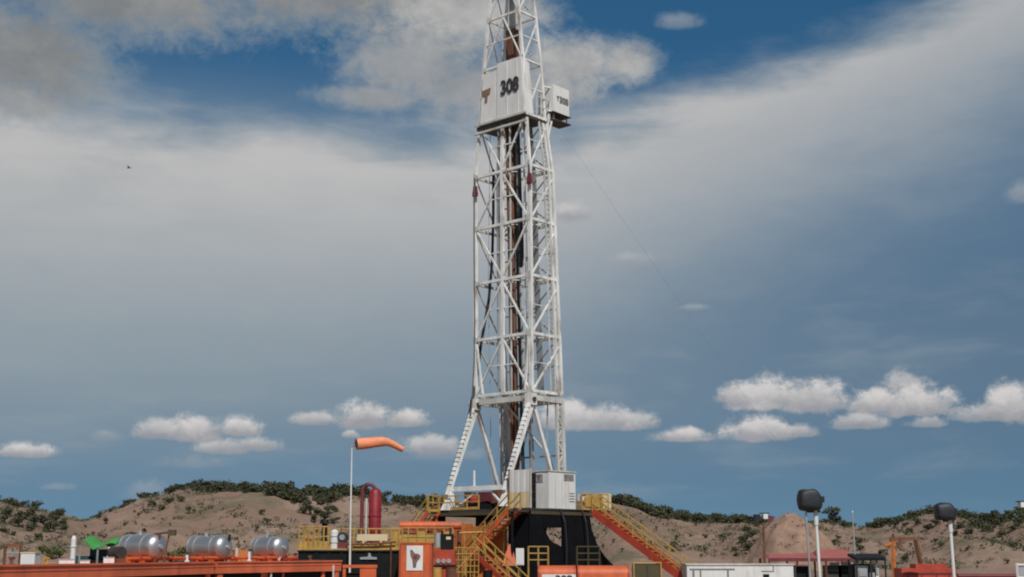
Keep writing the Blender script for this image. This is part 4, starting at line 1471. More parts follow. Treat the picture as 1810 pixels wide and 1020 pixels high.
c = deck_pt(424, .9)
ob = thing('pump_unit', c, 'small orange pump unit standing between two polished cylinders', 'pump')
MB().box(c + UP * .28, (.55, .5, .5), .3).build('pump_body', ORANGE_T, ob)
MB().tube([c + Vector((-.1, -.3, .1)), c + Vector((-.1, -.3, .62))], .07, 10).build('riser', WHITE_OLD, ob)
MB().tube([c + Vector((.12, -.3, .03)), c + Vector((.12, -.3, .40))], .05, 10).build('riser', YELLOW, ob)
for px, hgt, m, lab in ((330, .28, WPANEL, 'short white post on the deck in front of the middle polished cylinder'), (440, .42, WPANEL, 'white valve post beside the small orange pump unit')):
    c = deck_pt(px, .25, .04)
    vp = thing('valve_post', c, lab, 'valve')
    MB().tube([c - UP * .02, c + UP * hgt], .07, 10).build('post', m, vp)
    MB().tube([c - UP * .02, c + UP * .05], .12, 12).build('flange', m, vp)
    MB().box(c + UP * (hgt + .06) + Vector((.04, 0, 0)), (.16, .05, .12)).build('handle', DARKST, vp)
for px, w, hgt, m, lab in ((118, .55, .16, WPANEL, 'low pale pink box on the mud tank deck near the green canopy'), (150, .35, .12, WPANEL, 'small pale box on the mud tank deck beneath the green canopy'),
                          (192, .40, .22, WPANEL, 'pale box on the mud tank deck left of the first polished cylinder')):
    c = deck_pt(px, .5, .001)
    db = thing('deck_box', c, lab, 'box')
    MB().box(c + UP * hgt / 2, (w, .35, hgt), .3).build('box_body', m, db)
    MB().box(c + UP * (hgt + .015), (w + .04, .39, .03), .3).build('lid', GALV, db)
c = deck_pt(206, .8)
em = thing('electric_motor', c, 'dark electric motor at the left end of the first polished cylinder', 'motor')
ax = Vector((.8, -.6, 0))
MB().tube([c + UP * .42 - ax * .3, c + UP * .42 + ax * .3], .24, 18).build('motor_body', DARKST, em, smooth=True)
MB().tube([c + UP * .42 - ax * .42, c + UP * .42 - ax * .3], .20, 18).build('fan_cowl', BLACKP, em, smooth=True)
MB().box(c + UP * .1, (.6, .4, .2), -.64).build('motor_base', RUSTY, em)

for px, back, hgt, m, lab in ((312, .5, .30, RUSTY, 'rusty valve stub on the mud tank deck before the middle cylinder gap'), (402, 1.5, .55, GALV, 'grey vent pipe behind the small orange pump unit'),
                              (522, .5, .34, DARKST, 'dark valve stub on the deck near the yellow walkway'), (548, .4, .22, RUSTY, 'low rusty fitting on the deck below the yellow railing'), (20, .6, .24, RUSTY, 'rusty fitting on the tank deck below the brown steel frame'), (82, .6, .2, YELLOW, 'low yellow fitting on the tank deck beside the cream box')):
    c = deck_pt(px, back, .001)
    ft = thing('deck_fitting', c, lab, 'fitting')
    MB().tube([c, c + UP * hgt], .06, 8).build('stem', m, ft)
    MB().tube([c, c + UP * .04], .13, 10).build('base_flange', m, ft)
    MB().tube([c + UP * hgt + td * -.14, c + UP * hgt + td * .14], .05, 8).build('cross_pipe', m, ft)
for a_, b_, lab in ((300, 345, 'black hose lying on the deck between the first two cylinders'), (500, 575, 'black hose lying on the deck below the yellow railing')):
    pts = [deck_pt(a_ + (b_ - a_) * k / 10, .35 + .18 * math.sin(k * 1.3), .045) for k in range(11)]
    tag(MB().tube(pts, .04, 7).build('deck_hose', RUBBER), lab, 'hose')

dp_ = thing('deck_pipe', deck_pt(360, .30), 'orange pipe on low stands along the mud tank deck before the cylinders', 'pipe')
MB().tube([deck_pt(225 + 30 * k, .30, .17 + .02 * (k % 2)) for k in range(11)], .075, 8).build('pipe', ORANGE, dp_)
for k in range(6):
    c = deck_pt(235 + 55 * k, .30)
    MB().bar(c, c + UP * .14, .07).build('stand', RED, dp_)
    MB().tube([deck_pt(245 + 55 * k, .30, .18), deck_pt(248 + 55 * k, .30, .18)], .12, 10).build('flange', RED, dp_)

# orange skid behind the tanks
sk = thing('orange_skid', at(635, 1062, 70), 'orange steel skid frame in front of the black tank', 'skid')
z_t = at(640, 1001, 70).z
p, q = at(606, 1001, 70), at(667, 1001, 70)
p.z = q.z = z_t
MB().bar(p, q, .22, .16).build('top_rail', ORANGE, sk)
for px, w in ((609, .15), (651, .85)):
    c = at(px, 1001, 70)
    MB().box((c.x, c.y + .02, (z_t - .085) / 2), (w, .18, z_t - .085)).build('upright', ORANGE, sk)
MB().pip((p.x, p.y + .25, .05), (q.x - p.x, 0, 0), (0, 1.3, 0), (0, 0, z_t - .4)).build('skid_body', BLACKP, sk)

# black tank with the yellow railed walkway
BY = 75.0
p, q = at(527, 974, BY), at(704, 974, BY)
ztop = at(600, 972, BY).z
bt = thing('black_tank', Vector(((p.x + q.x) / 2, BY + 1.4, 0)), 'black rectangular tank with white marks under the yellow walkway', 'tank')
MB().pip((p.x, BY, 0), (q.x - p.x, 0, 0), (0, 2.8, 0), (0, 0, ztop - .02)).build('tank_body', BLACKP, bt)
for i in range(8):
    x = p.x + (q.x - p.x) * (i + .5) / 8
    MB().pip((x - .05, BY - .07, .05), (.1, 0, 0), (0, .07, 0), (0, 0, ztop - .16)).build('stiffener', BLACKP, bt)
MB().pip((p.x - .04, BY - .10, ztop - .10), (q.x - p.x + .08, 0, 0), (0, .10, 0), (0, 0, .07)).build('rim', BLACKP, bt)
c = at(652, 985, BY - .1)
MB().prism([c + Vector((x, 0, z)) for x, z in ((-.5, -.12), (.45, -.12), (.45, .0), (.15, .02), (.08, .22), (-.02, .24), (-.06, .03), (-.5, .0))], (0, .02, 0)).build('painted_mark', GALV, bt)
wk = thing('walkway', Vector(((p.x + q.x) / 2, BY + 1.0, ztop)), 'yellow railed walkway on top of the black tank', 'walkway')
MB().pip((p.x - .05, BY - .05, ztop), (q.x - p.x + .1, 0, 0), (0, 2.7, 0), (0, 0, .08)).build('walk_deck', YELLOW, wk)
W0, W1 = Vector((p.x, BY, ztop + .08)), Vector((q.x, BY, ztop + .08))
railing(wk, W0, W0.lerp(W1, .30), 6, 1.22)
railing(wk, W0.lerp(W1, .55), W1, 6, 1.10)
railing(wk, W0 + Vector((0, 2.55, 0)), W1 + Vector((0, 2.55, 0)), 11, 1.15)
MB().pip(W0 + Vector((.1, .03, .02)), W0.lerp(W1, .28) - W0, (0, .03, 0), (0, 0, .38)).build('kick_panel', YELLOW, wk)
MB().pip(W0.lerp(W1, .58) + Vector((0, .03, .02)), (W1 - W0) * .40, (0, .03, 0), (0, 0, .34)).build('kick_panel', YELLOW, wk)
c = at(545, 955, BY + 1.2)
c.z = ztop + .08
fe = thing('fire_extinguisher', c, 'red fire extinguisher behind the left yellow railing', 'extinguisher')
MB().tube([c, c + UP * .55, c + UP * .62], [.16, .16, .05], 12).build('cylinder', RED, fe, smooth=True)
MB().box(c + UP * .68, (.16, .05, .1)).build('valve', BLACKP, fe)
c = at(573, 955, BY + .6)
c.z = ztop + .08
vt = thing('vent_stack', c, 'dark vent stack standing on the walkway by the white drum', 'stack')
MB().tube([c, c + UP * 1.45], .16, 10).build('stack_pipe', BLACKP, vt)
MB().tube([c + UP * 1.40, c + UP * 1.62], [.30, .22], 10).build('stack_cap', BLACKP, vt)
c = at(591, 955, BY + .35)
c.z = ztop + .08
wd = thing('white_drum', c, 'white upright drum beside the dark pump on the walkway', 'drum')
MB().tube([c, c + UP * .95, c + UP * 1.05], [.24, .24, .10], 16).build('drum_body', WPANEL, wd, smooth=True)
MB().tube([c + UP * 1.02, c + UP * 1.16], .05, 8).build('cap', GALV, wd)
for k in (.3, .65):
    MB().tube([c + UP * k, c + UP * (k + .04)], .26, 16).build('hoop', GALV, wd)
c = at(607, 955, BY + .4)
c.z = ztop + .08
dp = thing('dark_pump', c, 'dark pump motor beside the white drum on the walkway', 'pump')
MB().tube([c + Vector((-.05, -.2, .62)), c + Vector((-.05, .4, .62))], .30, 16).build('motor', DARKST, dp)
MB().box(c + Vector((-.05, .1, .17)), (.5, .7, .34)).build('base', MAROON, dp)
MB().tube([c + Vector((-.05, -.28, .62)), c + Vector((-.05, -.2, .62))], .16, 12).build('hub', GALV, dp)
# plain pale board carried on the railing
c = at(658, 950, BY - .09)
sb = thing('pale_board', c - UP * .25, 'long cream board fixed on the yellow railing below the crimson separator', 'board')
MB().box(c, (at(686, 950, BY).x - at(632, 950, BY).x, .04, .36)).build('board_face', CREAM, sb)
for dx_ in (-.5, .5):
    MB().box(c + Vector((dx_, .0, -.27)), (.12, .03, .18)).build('bracket', CREAM, sb)

# crimson separator with its gooseneck
c = at(662, 940, 76.4)
c.z = ztop + .08
sp_ = thing('mud_gas_separator', c, 'tall crimson separator vessel with a gooseneck pipe on the walkway', 'separator')
ht = at(662, 866, 76.4).z
MB().tube([c, Vector((c.x, c.y, ht - .15)), Vector((c.x, c.y, ht)), Vector((c.x, c.y, ht + .12))], [.36, .36, .28, .10], 20).build('vessel', CRIMSON, sp_, smooth=True)
top = at(653, 856, 76.2).z
gx = at(640, 900, 76.4).x
arc = [Vector((c.x - .02, c.y - .05, ht - .1))]
cx_, rr = (c.x + gx) / 2, abs(c.x - gx) / 2
for k in range(9):
    a = math.pi * k / 8
    arc.append(Vector((cx_ + rr * math.cos(a), c.y - .05, top - rr + rr * math.sin(a))))
arc += [Vector((gx, c.y - .05, c.z + 1.4)), Vector((gx, c.y - .05, c.z))]
MB().tube(arc, .11, 10).build('gooseneck', MAROON, sp_, smooth=True)
MB().tube([Vector((gx + .28, c.y - .3, c.z)), Vector((gx + .28, c.y - .3, ht - .5))], .06, 8).build('vent_pipe', WHITE_OLD, sp_)
for z in (c.z + .9, c.z + 1.8):
    MB().tube([Vector((c.x, c.y, z)), Vector((c.x, c.y, z + .07))], .39, 20).build('band', CRIMSON, sp_)
    MB().bar(Vector((gx, c.y - .05, z)), Vector((c.x - .3, c.y - .05, z)), .07).build('tie', MAROON, sp_)

# windsock
b0 = at(624, 955, 74.2)
b0.z = 0
tp_ = at(622, 790, 74.2)
ws = thing('windsock', Vector((tp_.x + .03, 74.2, 0)), 'orange windsock blowing to the right on a slim white pole', 'windsock')
MB().tube([Vector((tp_.x + .06, 74.2, 0)), Vector((tp_.x + .03, 74.2, 4)), Vector((tp_.x, 74.2, tp_.z))], [.07, .05, .035], 8).build('pole', WPANEL, ws)
sp_pts = [(630, 785, .32), (640, 784.5, .33), (652, 783, .32), (664, 781.5, .30), (675, 780.5, .275), (684, 781.2, .245), (692, 784.2, .215), (700, 788.2, .19), (707, 792, .17), (712, 794.5, .16)]
mb = MB()
fine = []
for (x0_, y0_, r0_), (x1_, y1_, r1_) in zip(sp_pts, sp_pts[1:]):
    for k in range(3):
        fine.append((x0_ + (x1_ - x0_) * k / 3, y0_ + (y1_ - y0_) * k / 3, r0_ + (r1_ - r0_) * k / 3))
fine.append(sp_pts[-1])
P = [at(x, y, 74.2 + .014 * (x - 630)) for x, y, r in fine]
mb.tube(P, [r for _, _, r in fine], 28, caps=False)
for i, v in enumerate(mb.v):
    k, j = divmod(i, 28)
    c = P[k]
    t = k / (len(P) - 1)
    f = 1 + (.03 + .10 * t) * mnoise.noise(Vector((math.cos(j / 28 * 6.283) * 1.6, math.sin(j / 28 * 6.283) * 1.6, k * .22))) - (.035 if k % 9 == 8 else 0)
    q = c + (v - c) * f
    q.z -= .05 * t * max(0, (v - c).z) * 2
    mb.v[i] = q
sock = mb.build('sock', SOCK, ws, smooth=True)
mod = sock.modifiers.new('thickness', 'SOLIDIFY')
mod.thickness = .012
d0 = (P[1] - P[0]).normalized()
hoop = MB().tube([P[0] - d0 * .02, P[0] + d0 * .02], .33, 24, caps=False).build('mouth_hoop', GALV, ws)
hoop.modifiers.new('thickness', 'SOLIDIFY').thickness = .02
for a in (0, 2.1, 4.2):
    MB().tube([Vector((tp_.x, 74.2, tp_.z - .05)), P[0] + Vector((0, math.cos(a) * .34, math.sin(a) * .34))], .014, 5).build('bridle', GALV, ws)
MB().tube([Vector((tp_.x, 74.2, tp_.z - .02)), Vector((tp_.x, 74.2, tp_.z + .18))], .045, 8).build('swivel', GALV, ws)

# orange box with the emblem placard
EY = 72.0
p, q = at(706, 961, EY), at(763, 961, EY)
eb_ = thing('orange_container', Vector(((p.x + q.x) / 2, EY + 1, 0)), 'orange steel container with a white emblem placard', 'container')
MB().pip((p.x, EY, .12), (q.x - p.x, .0, 0), (0, 2.0, 0), (0, 0, p.z - .12)).build('container_body', ORANGE, eb_)
MB().pip((p.x - .04, EY - .04, p.z), (q.x - p.x + .08, 0, 0), (0, 2.08, 0), (0, 0, .07)).build('lid', ORANGE, eb_)
for x in (p.x + .03, q.x - .09):
    MB().pip((x, EY - .035, .12), (.06, 0, 0), (0, .033, 0), (0, 0, p.z - .13)).build('corner_post', RED, eb_)
MB().pip((p.x, EY + .1, 0), (q.x - p.x, 0, 0), (0, 1.8, 0), (0, 0, .12)).build('skid', BLACKP, eb_)
c = at(733, 986.5, EY - .03)
pl = MB().box(c, (.88, .03, 1.32)).build('placard', WPANEL, eb_)
pl['label'] = 'white placard with a dark map-like emblem'
k = c + Vector((.02, -.03, 0))
MB().prism([k + Vector((x, 0, z)) for x, z in ((-.28, .42), (-.16, .44), (-.02, .26), (.16, .22), (.30, .14), (.27, -.02), (.14, -.14), (.08, -.30), (.06, -.50), (-.10, -.52), (-.12, -.28), (-.16, -.06), (-.24, .10))], (0, .012, 0)).build('emblem', EMBLEM_G, pl)
MB().prism([k + Vector((x, -.012, z)) for x, z in ((-.06, .16), (.10, .12), (.12, .0), (.0, -.08), (-.10, .02))], (0, .01, 0)).build('emblem_patch', MAROON, pl)

# long orange beam on posts, in front of the left stairs
BYm = 81.2
p, q = at(706, 929, BYm), at(815, 927, BYm + .4)
q.z = p.z
cbm = thing('pipe_rack', Vector(((p.x + q.x) / 2, BYm, 0)), 'long orange beam on posts leading to the rig floor', 'rack')
MB().tube([p, q], .25, 16).build('beam', ORANGE, cbm, smooth=True)
MB().bar(p - UP * .27, q - UP * .27, .30, .08).build('lower_flange', RED, cbm)
for t in (.0, .22, .6):
    c = p.lerp(q, t)
    MB().tube([c, c + (q - p) * .012], .30, 16).build('flange', ORANGE, cbm)
for t in (.03, .5, .97):
    c = p.lerp(q, t)
    MB().bar(Vector((c.x, c.y, 0)), c - UP * .31, .2).build('post', RUSTY, cbm)
# yellow mesh fence beneath the beam
yf = thing('yellow_railing', at(735, 975, 78.5) * 1.0, 'yellow railing with panels under the long orange beam', 'railing')
f0, f1 = at(690, 968, 78.5), at(800, 968, 78.5)
f1.z = f0.z
railing(yf, f0, f1, 7, 1.15)
for i in range(7):
    a = f0.lerp(f1, (i + .08) / 7)
    MB().pip(a + UP * .2, (f1 - f0) * (.84 / 7), (0, .03, 0), UP * (.55 + .2 * (i % 3 == 0))).build('panel', YELLOW, yf)
for i in (0, 3.5, 7):
    a = f0.lerp(f1, i / 7)
    MB().bar(Vector((a.x, a.y, 0)), a, .12).build('post', YELLOW, yf)

# mud pump engine between the container and the stairs
mp_ = thing('mud_pump', Vector((*at(786, 990, 76).xy, 0)), 'dark diesel engine with pale air filter on a red pump frame', 'pump')
c = at(786, 990, 76)
zf = at(786, 972, 76).z
MB().box((c.x, c.y + .4, zf / 2), (1.15, 1.4, zf)).build('pump_frame', RED, mp_)
MB().box((c.x + .12, c.y + .3, zf + .45), (.70, 1.1, .88)).build('engine_block', BLACKP, mp_)
MB().tube([(c.x - .40, c.y - .1, zf + .15), (c.x - .40, c.y - .1, zf + .95)], .20, 14).build('air_filter', GALV, mp_, smooth=True)
MB().box((c.x + .22, c.y - .27, zf + .66), (.26, .06, .16)).build('nameplate', CREAM, mp_)
MB().tube([(c.x + .3, c.y + .3, zf + .8), (c.x + .3, c.y + .3, zf + 1.25)], .08, 8).build('exhaust', DARKST, mp_)
for i in range(3):
    MB().tube([(c.x - .35 + .3 * i, c.y - .36, zf - .62), (c.x - .35 + .3 * i, c.y - .28, zf - .62)], .13, 12).build('valve_cover', GALV, mp_)
MB().pip((c.x - .62, c.y - .42, zf - .95), (1.3, 0, 0), (0, .06, 0), (0, 0, .12)).build('frame_rail', BLACKP, mp_)

# loose clutter around the pump and stairs
for k, (px, py, Y, m, lab) in enumerate(((772, 1003, 74.5, YELLOW, 'yellow oil drum standing in front of the red pump frame'), (797, 1003, 74.8, RUSTY, 'rusty oil drum standing in front of the red pump frame'),
                                         (862, 1008, 77.0, BLACKP, 'black oil drum beneath the short lower stairs'))):
    c = at(px, py, Y)
    od = thing('oil_drum', Vector((c.x, Y, 0)), lab, 'drum')
    zt_ = c.z
    MB().tube([Vector((c.x, Y, 0)), Vector((c.x, Y, zt_))], .28, 16).build('drum_body', m, od, smooth=True)
    for f in (.35, .65, .985):
        MB().tube([Vector((c.x, Y, zt_ * f)), Vector((c.x, Y, zt_ * f + .03))], .295, 16).build('hoop', m, od)
for (xa, ya), (xb, yb), Y, r, m, lab in (((690, 938), (805, 948), 80.4, .07, RUSTY, 'rusty pipe running under the long orange beam'), ((812, 942), (900, 936), 80.9, .06, YELLOW, 'yellow pipe along the top of the orange sheeting'),
                                         ((612, 962), (700, 958), 74.8, .06, RUSTY, 'rusty pipe lying along the yellow walkway railing')):
    p_, q_ = at(xa, ya, Y), at(xb, yb, Y)
    pr = thing('pipe_run', Vector(((p_.x + q_.x) / 2, Y, 0)), lab, 'pipe')
    MB().tube([p_, p_.lerp(q_, .5) - UP * .05, q_], r, 8).build('pipe', m, pr)
    for t in (.1, .9):
        c = p_.lerp(q_, t)
        MB().bar(Vector((c.x, c.y + .02, 0)), c, .06).build('support', m, pr)

sg_ = thing('safety_gate', Vector((*at(826, 1000, 77.6).xy, 0)), 'yellow barred safety gate in front of the orange sheeting', 'gate')
p_, q_ = at(803, 968, 77.6), at(846, 968, 77.6)
for k in range(7):
    c = p_.lerp(q_, k / 6)
    MB().bar(Vector((c.x, c.y, 0)), Vector((c.x, c.y, p_.z)), .05).build('upright_bar', YELLOW, sg_)
for k in (.0, .35, .7, 1.05, 1.4):
    MB().bar(Vector((p_.x, p_.y - .03, p_.z - k)), Vector((q_.x, q_.y - .03, p_.z - k)), .05).build('cross_bar', YELLOW, sg_)
MB().bar(Vector((p_.x, p_.y - .06, p_.z - 1.4)), Vector((q_.x, q_.y - .06, p_.z)), .05).build('diagonal_bar', YELLOW, sg_)

# things in front of the black shade sheeting
c = at(902, 985, 79.5)
hz = thing('hopper', Vector((c.x, c.y, 0)), 'orange pyramid hopper beside the white meter box', 'hopper')
za, zb_ = at(902, 962, 79.5).z, at(902, 1000, 79.5).z
MB().hexa([(c.x - .50, c.y - .4, zb_), (c.x + .38, c.y - .4, zb_), (c.x + .38, c.y + .4, zb_), (c.x - .50, c.y + .4, zb_),
           (c.x - .08, c.y - .1, za), (c.x + .10, c.y - .1, za), (c.x + .10, c.y + .1, za), (c.x - .08, c.y + .1, za)]).build('cone', ORANGE, hz)
MB().box((c.x - .06, c.y, zb_ / 2), (.80, .7, zb_)).build('stand', BLACKP, hz)
c = at(919, 984, 79.2)
mb_ = thing('meter_box', Vector((c.x, c.y, 0)), 'white meter box on a post in front of the black shade sheeting', 'box')
MB().box(c, (.48, .3, .98)).build('box_body', WPANEL, mb_)
MB().box(c - Vector((0, .16, 0)), (.40, .015, .88)).build('door', WPANEL, mb_)
MB().bar(Vector((c.x, c.y, 0)), c - UP * .49, .12).build('post', DARKST, mb_)
for (xa, xb, y0, y1), lab, m in (((934, 969, 966, 1001), 'yellow rail frame standing before the black shade sheeting by the white meter box', YELLOW), ((1020, 1060, 966, 1001), 'brown rail frame standing before the black shade sheeting by the beige cabinet stairs', BROWNP)):
    p, q = at(xa, y1, 77.5), at(xb, y1, 77.5)
    q.z = p.z
    hgt = at(xa, y0, 77.5).z - p.z
    rf_ = thing('guard_frame', Vector(((p.x + q.x) / 2, 77.5, 0)), lab, 'guard rail')
    for t in (0, .5, 1):
        a = p.lerp(q, t)
        MB().bar(Vector((a.x, a.y, 0)), a + UP * hgt, .07).build('post', m, rf_)
    for k in (1, .66, .33):
        MB().bar(p + UP * hgt * k, q + UP * hgt * k, .06).build('rail', m, rf_)

# orange round-topped tanks at the right of the stairs
OY = 69.0
for px0, px1, lab, txt in ((951, 1018, 'orange fuel tank with a white number panel', True), (1021, 1113, 'plain orange fuel tank beside the brown screened box', False)):
    p, q = at(px0, 1000, OY), at(px1, 1000, OY)
    zt_ = p.z
    ot = thing('fuel_tank', Vector(((p.x + q.x) / 2, OY + .9, 0)), lab, 'tank')
    prof2 = []
    for k in range(7):
        a = math.pi / 2 * k / 6
        prof2.append((OY + .45 - .45 * math.sin(math.pi / 2 - a) if False else OY + .45 * (1 - math.sin(a)), zt_ - .45 + .45 * math.sin(a) if False else zt_ - .45 * (1 - math.cos(a)) if False else zt_ - .45 + .45 * math.sin(a)))
    poly = [(OY, .35)] + [(OY + .45 * (1 - math.cos(math.pi / 2 * k / 6)), zt_ - .45 + .45 * math.sin(math.pi / 2 * k / 6)) for k in range(7)]
    poly += [(OY + 1.8 - y_ + OY, z_) for y_, z_ in reversed(poly)]
    MB().prism([Vector((p.x, y_, z_)) for y_, z_ in poly], (q.x - p.x, 0, 0)).build('tank_body', ORANGE, ot, smooth=True)
    for x in (p.x + .02, q.x - .1):
        MB().prism([Vector((x, y_ - (.02 if y_ < OY + .9 else -.02), z_ + (.02 if z_ > 1 else 0))) for y_, z_ in poly], (.08, 0, 0)).build('end_band', RED, ot)
    MB().pip((p.x, OY + .1, 0), (q.x - p.x, 0, 0), (0, 1.6, 0), (0, 0, .35)).build('skid', BLACKP, ot)
    if txt:
        cc = at(988, 1022, OY - .03)
        pp = MB().box(cc + UP * -.06, (1.75, .02, .50)).build('number_panel', WPANEL, ot)
        lettering('rig_number', '308', .52, cc + Vector((.25, -.02, -.07)), (1, 0, 0), UP, INK, pp, .02, 1.15)
p, q = at(1121, 997, 69.5), at(1167, 997, 69.5)
bb = thing('screened_box', Vector(((p.x + q.x) / 2, 70, 0)), 'brown screened equipment box with a yellow frame', 'box')
MB().pip((p.x, 69.5, 0), (q.x - p.x, 0, 0), (0, 1.2, 0), (0, 0, p.z)).build('box_body', BROWNP, bb)
for x in (p.x - .06, q.x - .0):
    MB().pip((x, 69.42, 0), (.06, 0, 0), (0, .08, 0), (0, 0, p.z + .05)).build('frame_post', YELLOW, bb)
MB().pip((p.x - .06, 69.42, p.z + .05), (q.x - p.x + .12, 0, 0), (0, .08, 0), (0, 0, .06)).build('frame_rail', YELLOW, bb)
MB().pip(((p.x + q.x) / 2 - .025, 69.46, 0), (.05, 0, 0), (0, .04, 0), (0, 0, p.z)).build('mullion', DARKST, bb)
p, q = at(1170, 1010, 73), at(1208, 1010, 73)

# ------------------------------------------------------------------ yard right of the rig
# white site cabin
SY = 78.0
p, q = at(1214, 999, SY), at(1402, 999, SY)
sc_ = thing('site_cabin', Vector(((p.x + q.x) / 2, SY + 1.3, 0)), 'low white site cabin with grey framed panels at one end', 'cabin')
MB().pip((p.x, SY, .25), (q.x - p.x, 0, 0), (0, 2.6, 0), (0, 0, p.z - .25)).build('cabin_wall', WPANEL, sc_)
MB().pip((p.x - .06, SY - .06, p.z), (q.x - p.x + .12, 0, 0), (0, 2.72, 0), (0, 0, .08)).build('roof', WHITE_OLD, sc_)
MB().pip((p.x, SY + .1, 0), (q.x - p.x, 0, 0), (0, 2.4, 0), (0, 0, .25)).build('skid', BLACKP, sc_)
for xa, xb, ya, yb, m in ((1219, 1299, 1005, 1007.5, INK_G), (1224, 1229, 1008, 1060, INK_G), (1237, 1241, 1008, 1060, INK_G), (1285, 1290, 1008, 1060, INK_G), (1366, 1368, 1001, 1011, INK_G), (1346, 1366, 1009, 1010.5, INK_G)):
    a, b = at(xa, ya, SY - .03), at(xb, yb, SY - .03)
    MB().pip((a.x, SY - .025, max(b.z, .3)), (b.x - a.x, 0, 0), (0, .022, 0), (0, 0, a.z - max(b.z, .3))).build('frame_strip', m, sc_)
a, b = at(1349, 1015, SY - .03), at(1360, 1030, SY)
MB().pip((a.x, SY - .03, b.z), (b.x - a.x, 0, 0), (0, .028, 0), (0, 0, a.z - b.z)).build('window', BLACKP, sc_)
p, q = at(1404, 1001, 80), at(1432, 1001, 80)
db_ = thing('dark_shed', Vector(((p.x + q.x) / 2, 81, 0)), 'dark open shed against the end of the white site cabin', 'shed')
MB().pip((p.x, 80.4, 0), (q.x - p.x, 0, 0), (0, 1.6, 0), (0, 0, p.z)).build('back_wall', BLACKP, db_)
MB().pip((p.x, 80, p.z), (q.x - p.x, 0, 0), (0, 2.1, 0), (0, 0, .06)).build('roof', MAROON, db_)
for x in (p.x, q.x - .1):
    MB().pip((x, 80.02, 0), (.1, 0, 0), (0, .1, 0), (0, 0, p.z)).build('post', DARKST, db_)


# covered floodlight towers
def light_tower(px_head, py_c, px_base, Y, r, label, two=False):
    hd = at(px_head, py_c, Y)
    bs_ = at(px_base, 1020, Y)
    pole_top = at(px_base - (px_base - px_head) * .15, py_c + 20, Y)
    gx_ = at(px_base, 1020, Y).x
    t = thing('light_tower', Vector((gx_, Y, 0)), label, 'light tower')
    tx = hd.x + r * .45
    MB().tube([Vector((gx_ + .02, Y, 0)), Vector((gx_ - .02, Y, bs_.z)), Vector((tx, Y, hd.z - r * 1.9))], .07 * Y / 60, 10).build('pole', WPANEL, t)
    MB().tube([Vector((tx, Y, hd.z - r * 2.0)), Vector((tx, Y, hd.z - r * .7))], .10 * Y / 60, 10).build('pole_head', WPANEL, t)
    MB().bar(Vector((gx_, Y, .0)), Vector((gx_, Y, .3)), .5).build('base_block', GALV, t)
    if two:
        x2 = at(px_base - 16, 1020, Y).x
        MB().tube([Vector((x2, Y, 0)), Vector((x2 - .12, Y, hd.z - r * .6))], .05, 8).build('stay_pole', GALV, t)
    # bagged lamp cluster: lumpy shell
    m = MB()
    nu, nv = 28, 18
    for j in range(nv + 1):
        th = math.pi * j / nv
        for i in range(nu):
            ph = 2 * math.pi * i / nu
            sx, sy, sz = (math.sin(th) * math.cos(ph), math.sin(th) * math.sin(ph), math.cos(th))
            def se(v, e): return math.copysign(abs(v) ** e, v)
            x, y, z = se(sx, .42), se(sy, .45), se(sz, .48)
            top_ = max(0, z)
            x = x * (.94 - .22 * top_ ** 2) - .12 * top_
            nn = .10 * mnoise.noise(Vector((x * 2, y * 2, z * 2 + px_head)))
            m.v.append(hd + Vector((x * (1 + nn), y * .8 * (1 + nn), z * .86 * (1 + nn))) * r)
    for j in range(nv):
        for i in range(nu):
            a, b = j * nu + i, j * nu + (i + 1) % nu
            m.f.append((a, b, b + nu, a + nu))
    m.build('lamp_cover', COVER, t, smooth=True)
    MB().box(hd + Vector((r * .98, 0, r * .05)), (r * .28, r * .5, r * .5), .2).build('lamp_bracket', COVER, t)
    MB().bar(Vector((tx - r * .7, Y, hd.z - r * .92)), Vector((tx + r * .4, Y, hd.z - r * .92)), .10).build('cross_arm', DARKST, t)
    return t


light_tower(1431, 884, 1450, 60, .56, 'white light tower with black covered lamps and a thin second pole', True)
light_tower(1670, 904.5, 1687, 76, .58, 'white light tower with black covered lamps beside the red machine')
# smaller lamp pole with uncovered heads
Y = 96
x0 = at(1350, 940, Y).x
lt_ = thing('lamp_pole', Vector((x0, Y, 0)), 'thin rust brown lamp pole with small heads before the mound', 'lamp')
zt_ = at(1350, 916, Y).z
MB().tube([Vector((x0, Y, 0)), Vector((x0, Y, zt_))], .09, 8).build('pole', RUSTY, lt_)
MB().bar(Vector((x0 - .65, Y, zt_)), Vector((x0 + .7, Y, zt_)), .08).build('cross_arm', DARKST, lt_)
MB().box((x0 - .48, Y - .1, zt_ + .02), (.40, .35, .5), .2).build('lamp_head', COVER, lt_)
MB().box((x0 + .10, Y - .15, zt_ + .12), (.34, .3, .34), .2).build('lamp_head', WPANEL, lt_)
MB().hexa([(x0 + .25, Y - .2, zt_ - .25), (x0 + .55, Y - .2, zt_ - .3), (x0 + .55, Y + .1, zt_ - .3), (x0 + .25, Y + .1, zt_ - .25),
           (x0 + .40, Y - .2, zt_ + .2), (x0 + .85, Y - .2, zt_ + .1), (x0 + .85, Y + .1, zt_ + .1), (x0 + .40, Y + .1, zt_ + .2)]).build('lamp_head', MAROON, lt_)
MB().box((x0 + .1, Y, zt_ + .36), (.65, .3, .06), .2).build('lamp_hood', COVER, lt_)
x0 = at(1509, 950, 98).x
sp2 = thing('slim_pole', Vector((x0, 98, 0)), 'slim pale pole standing at the end of the red canopy', 'pole')
zt_ = at(1509, 906, 98).z
MB().tube([Vector((x0 + .05, 98, 0)), Vector((x0, 98, zt_))], [.09, .05], 8).build('pole_shaft', GALV, sp2)
MB().box((x0 + .1, 98, .15), (.4, .4, .3)).build('pole_foot', GALV, sp2)
MB().tube([Vector((x0, 98, zt_)), Vector((x0, 98, zt_ + .12))], .07, 8).build('pole_cap', WPANEL, sp2)

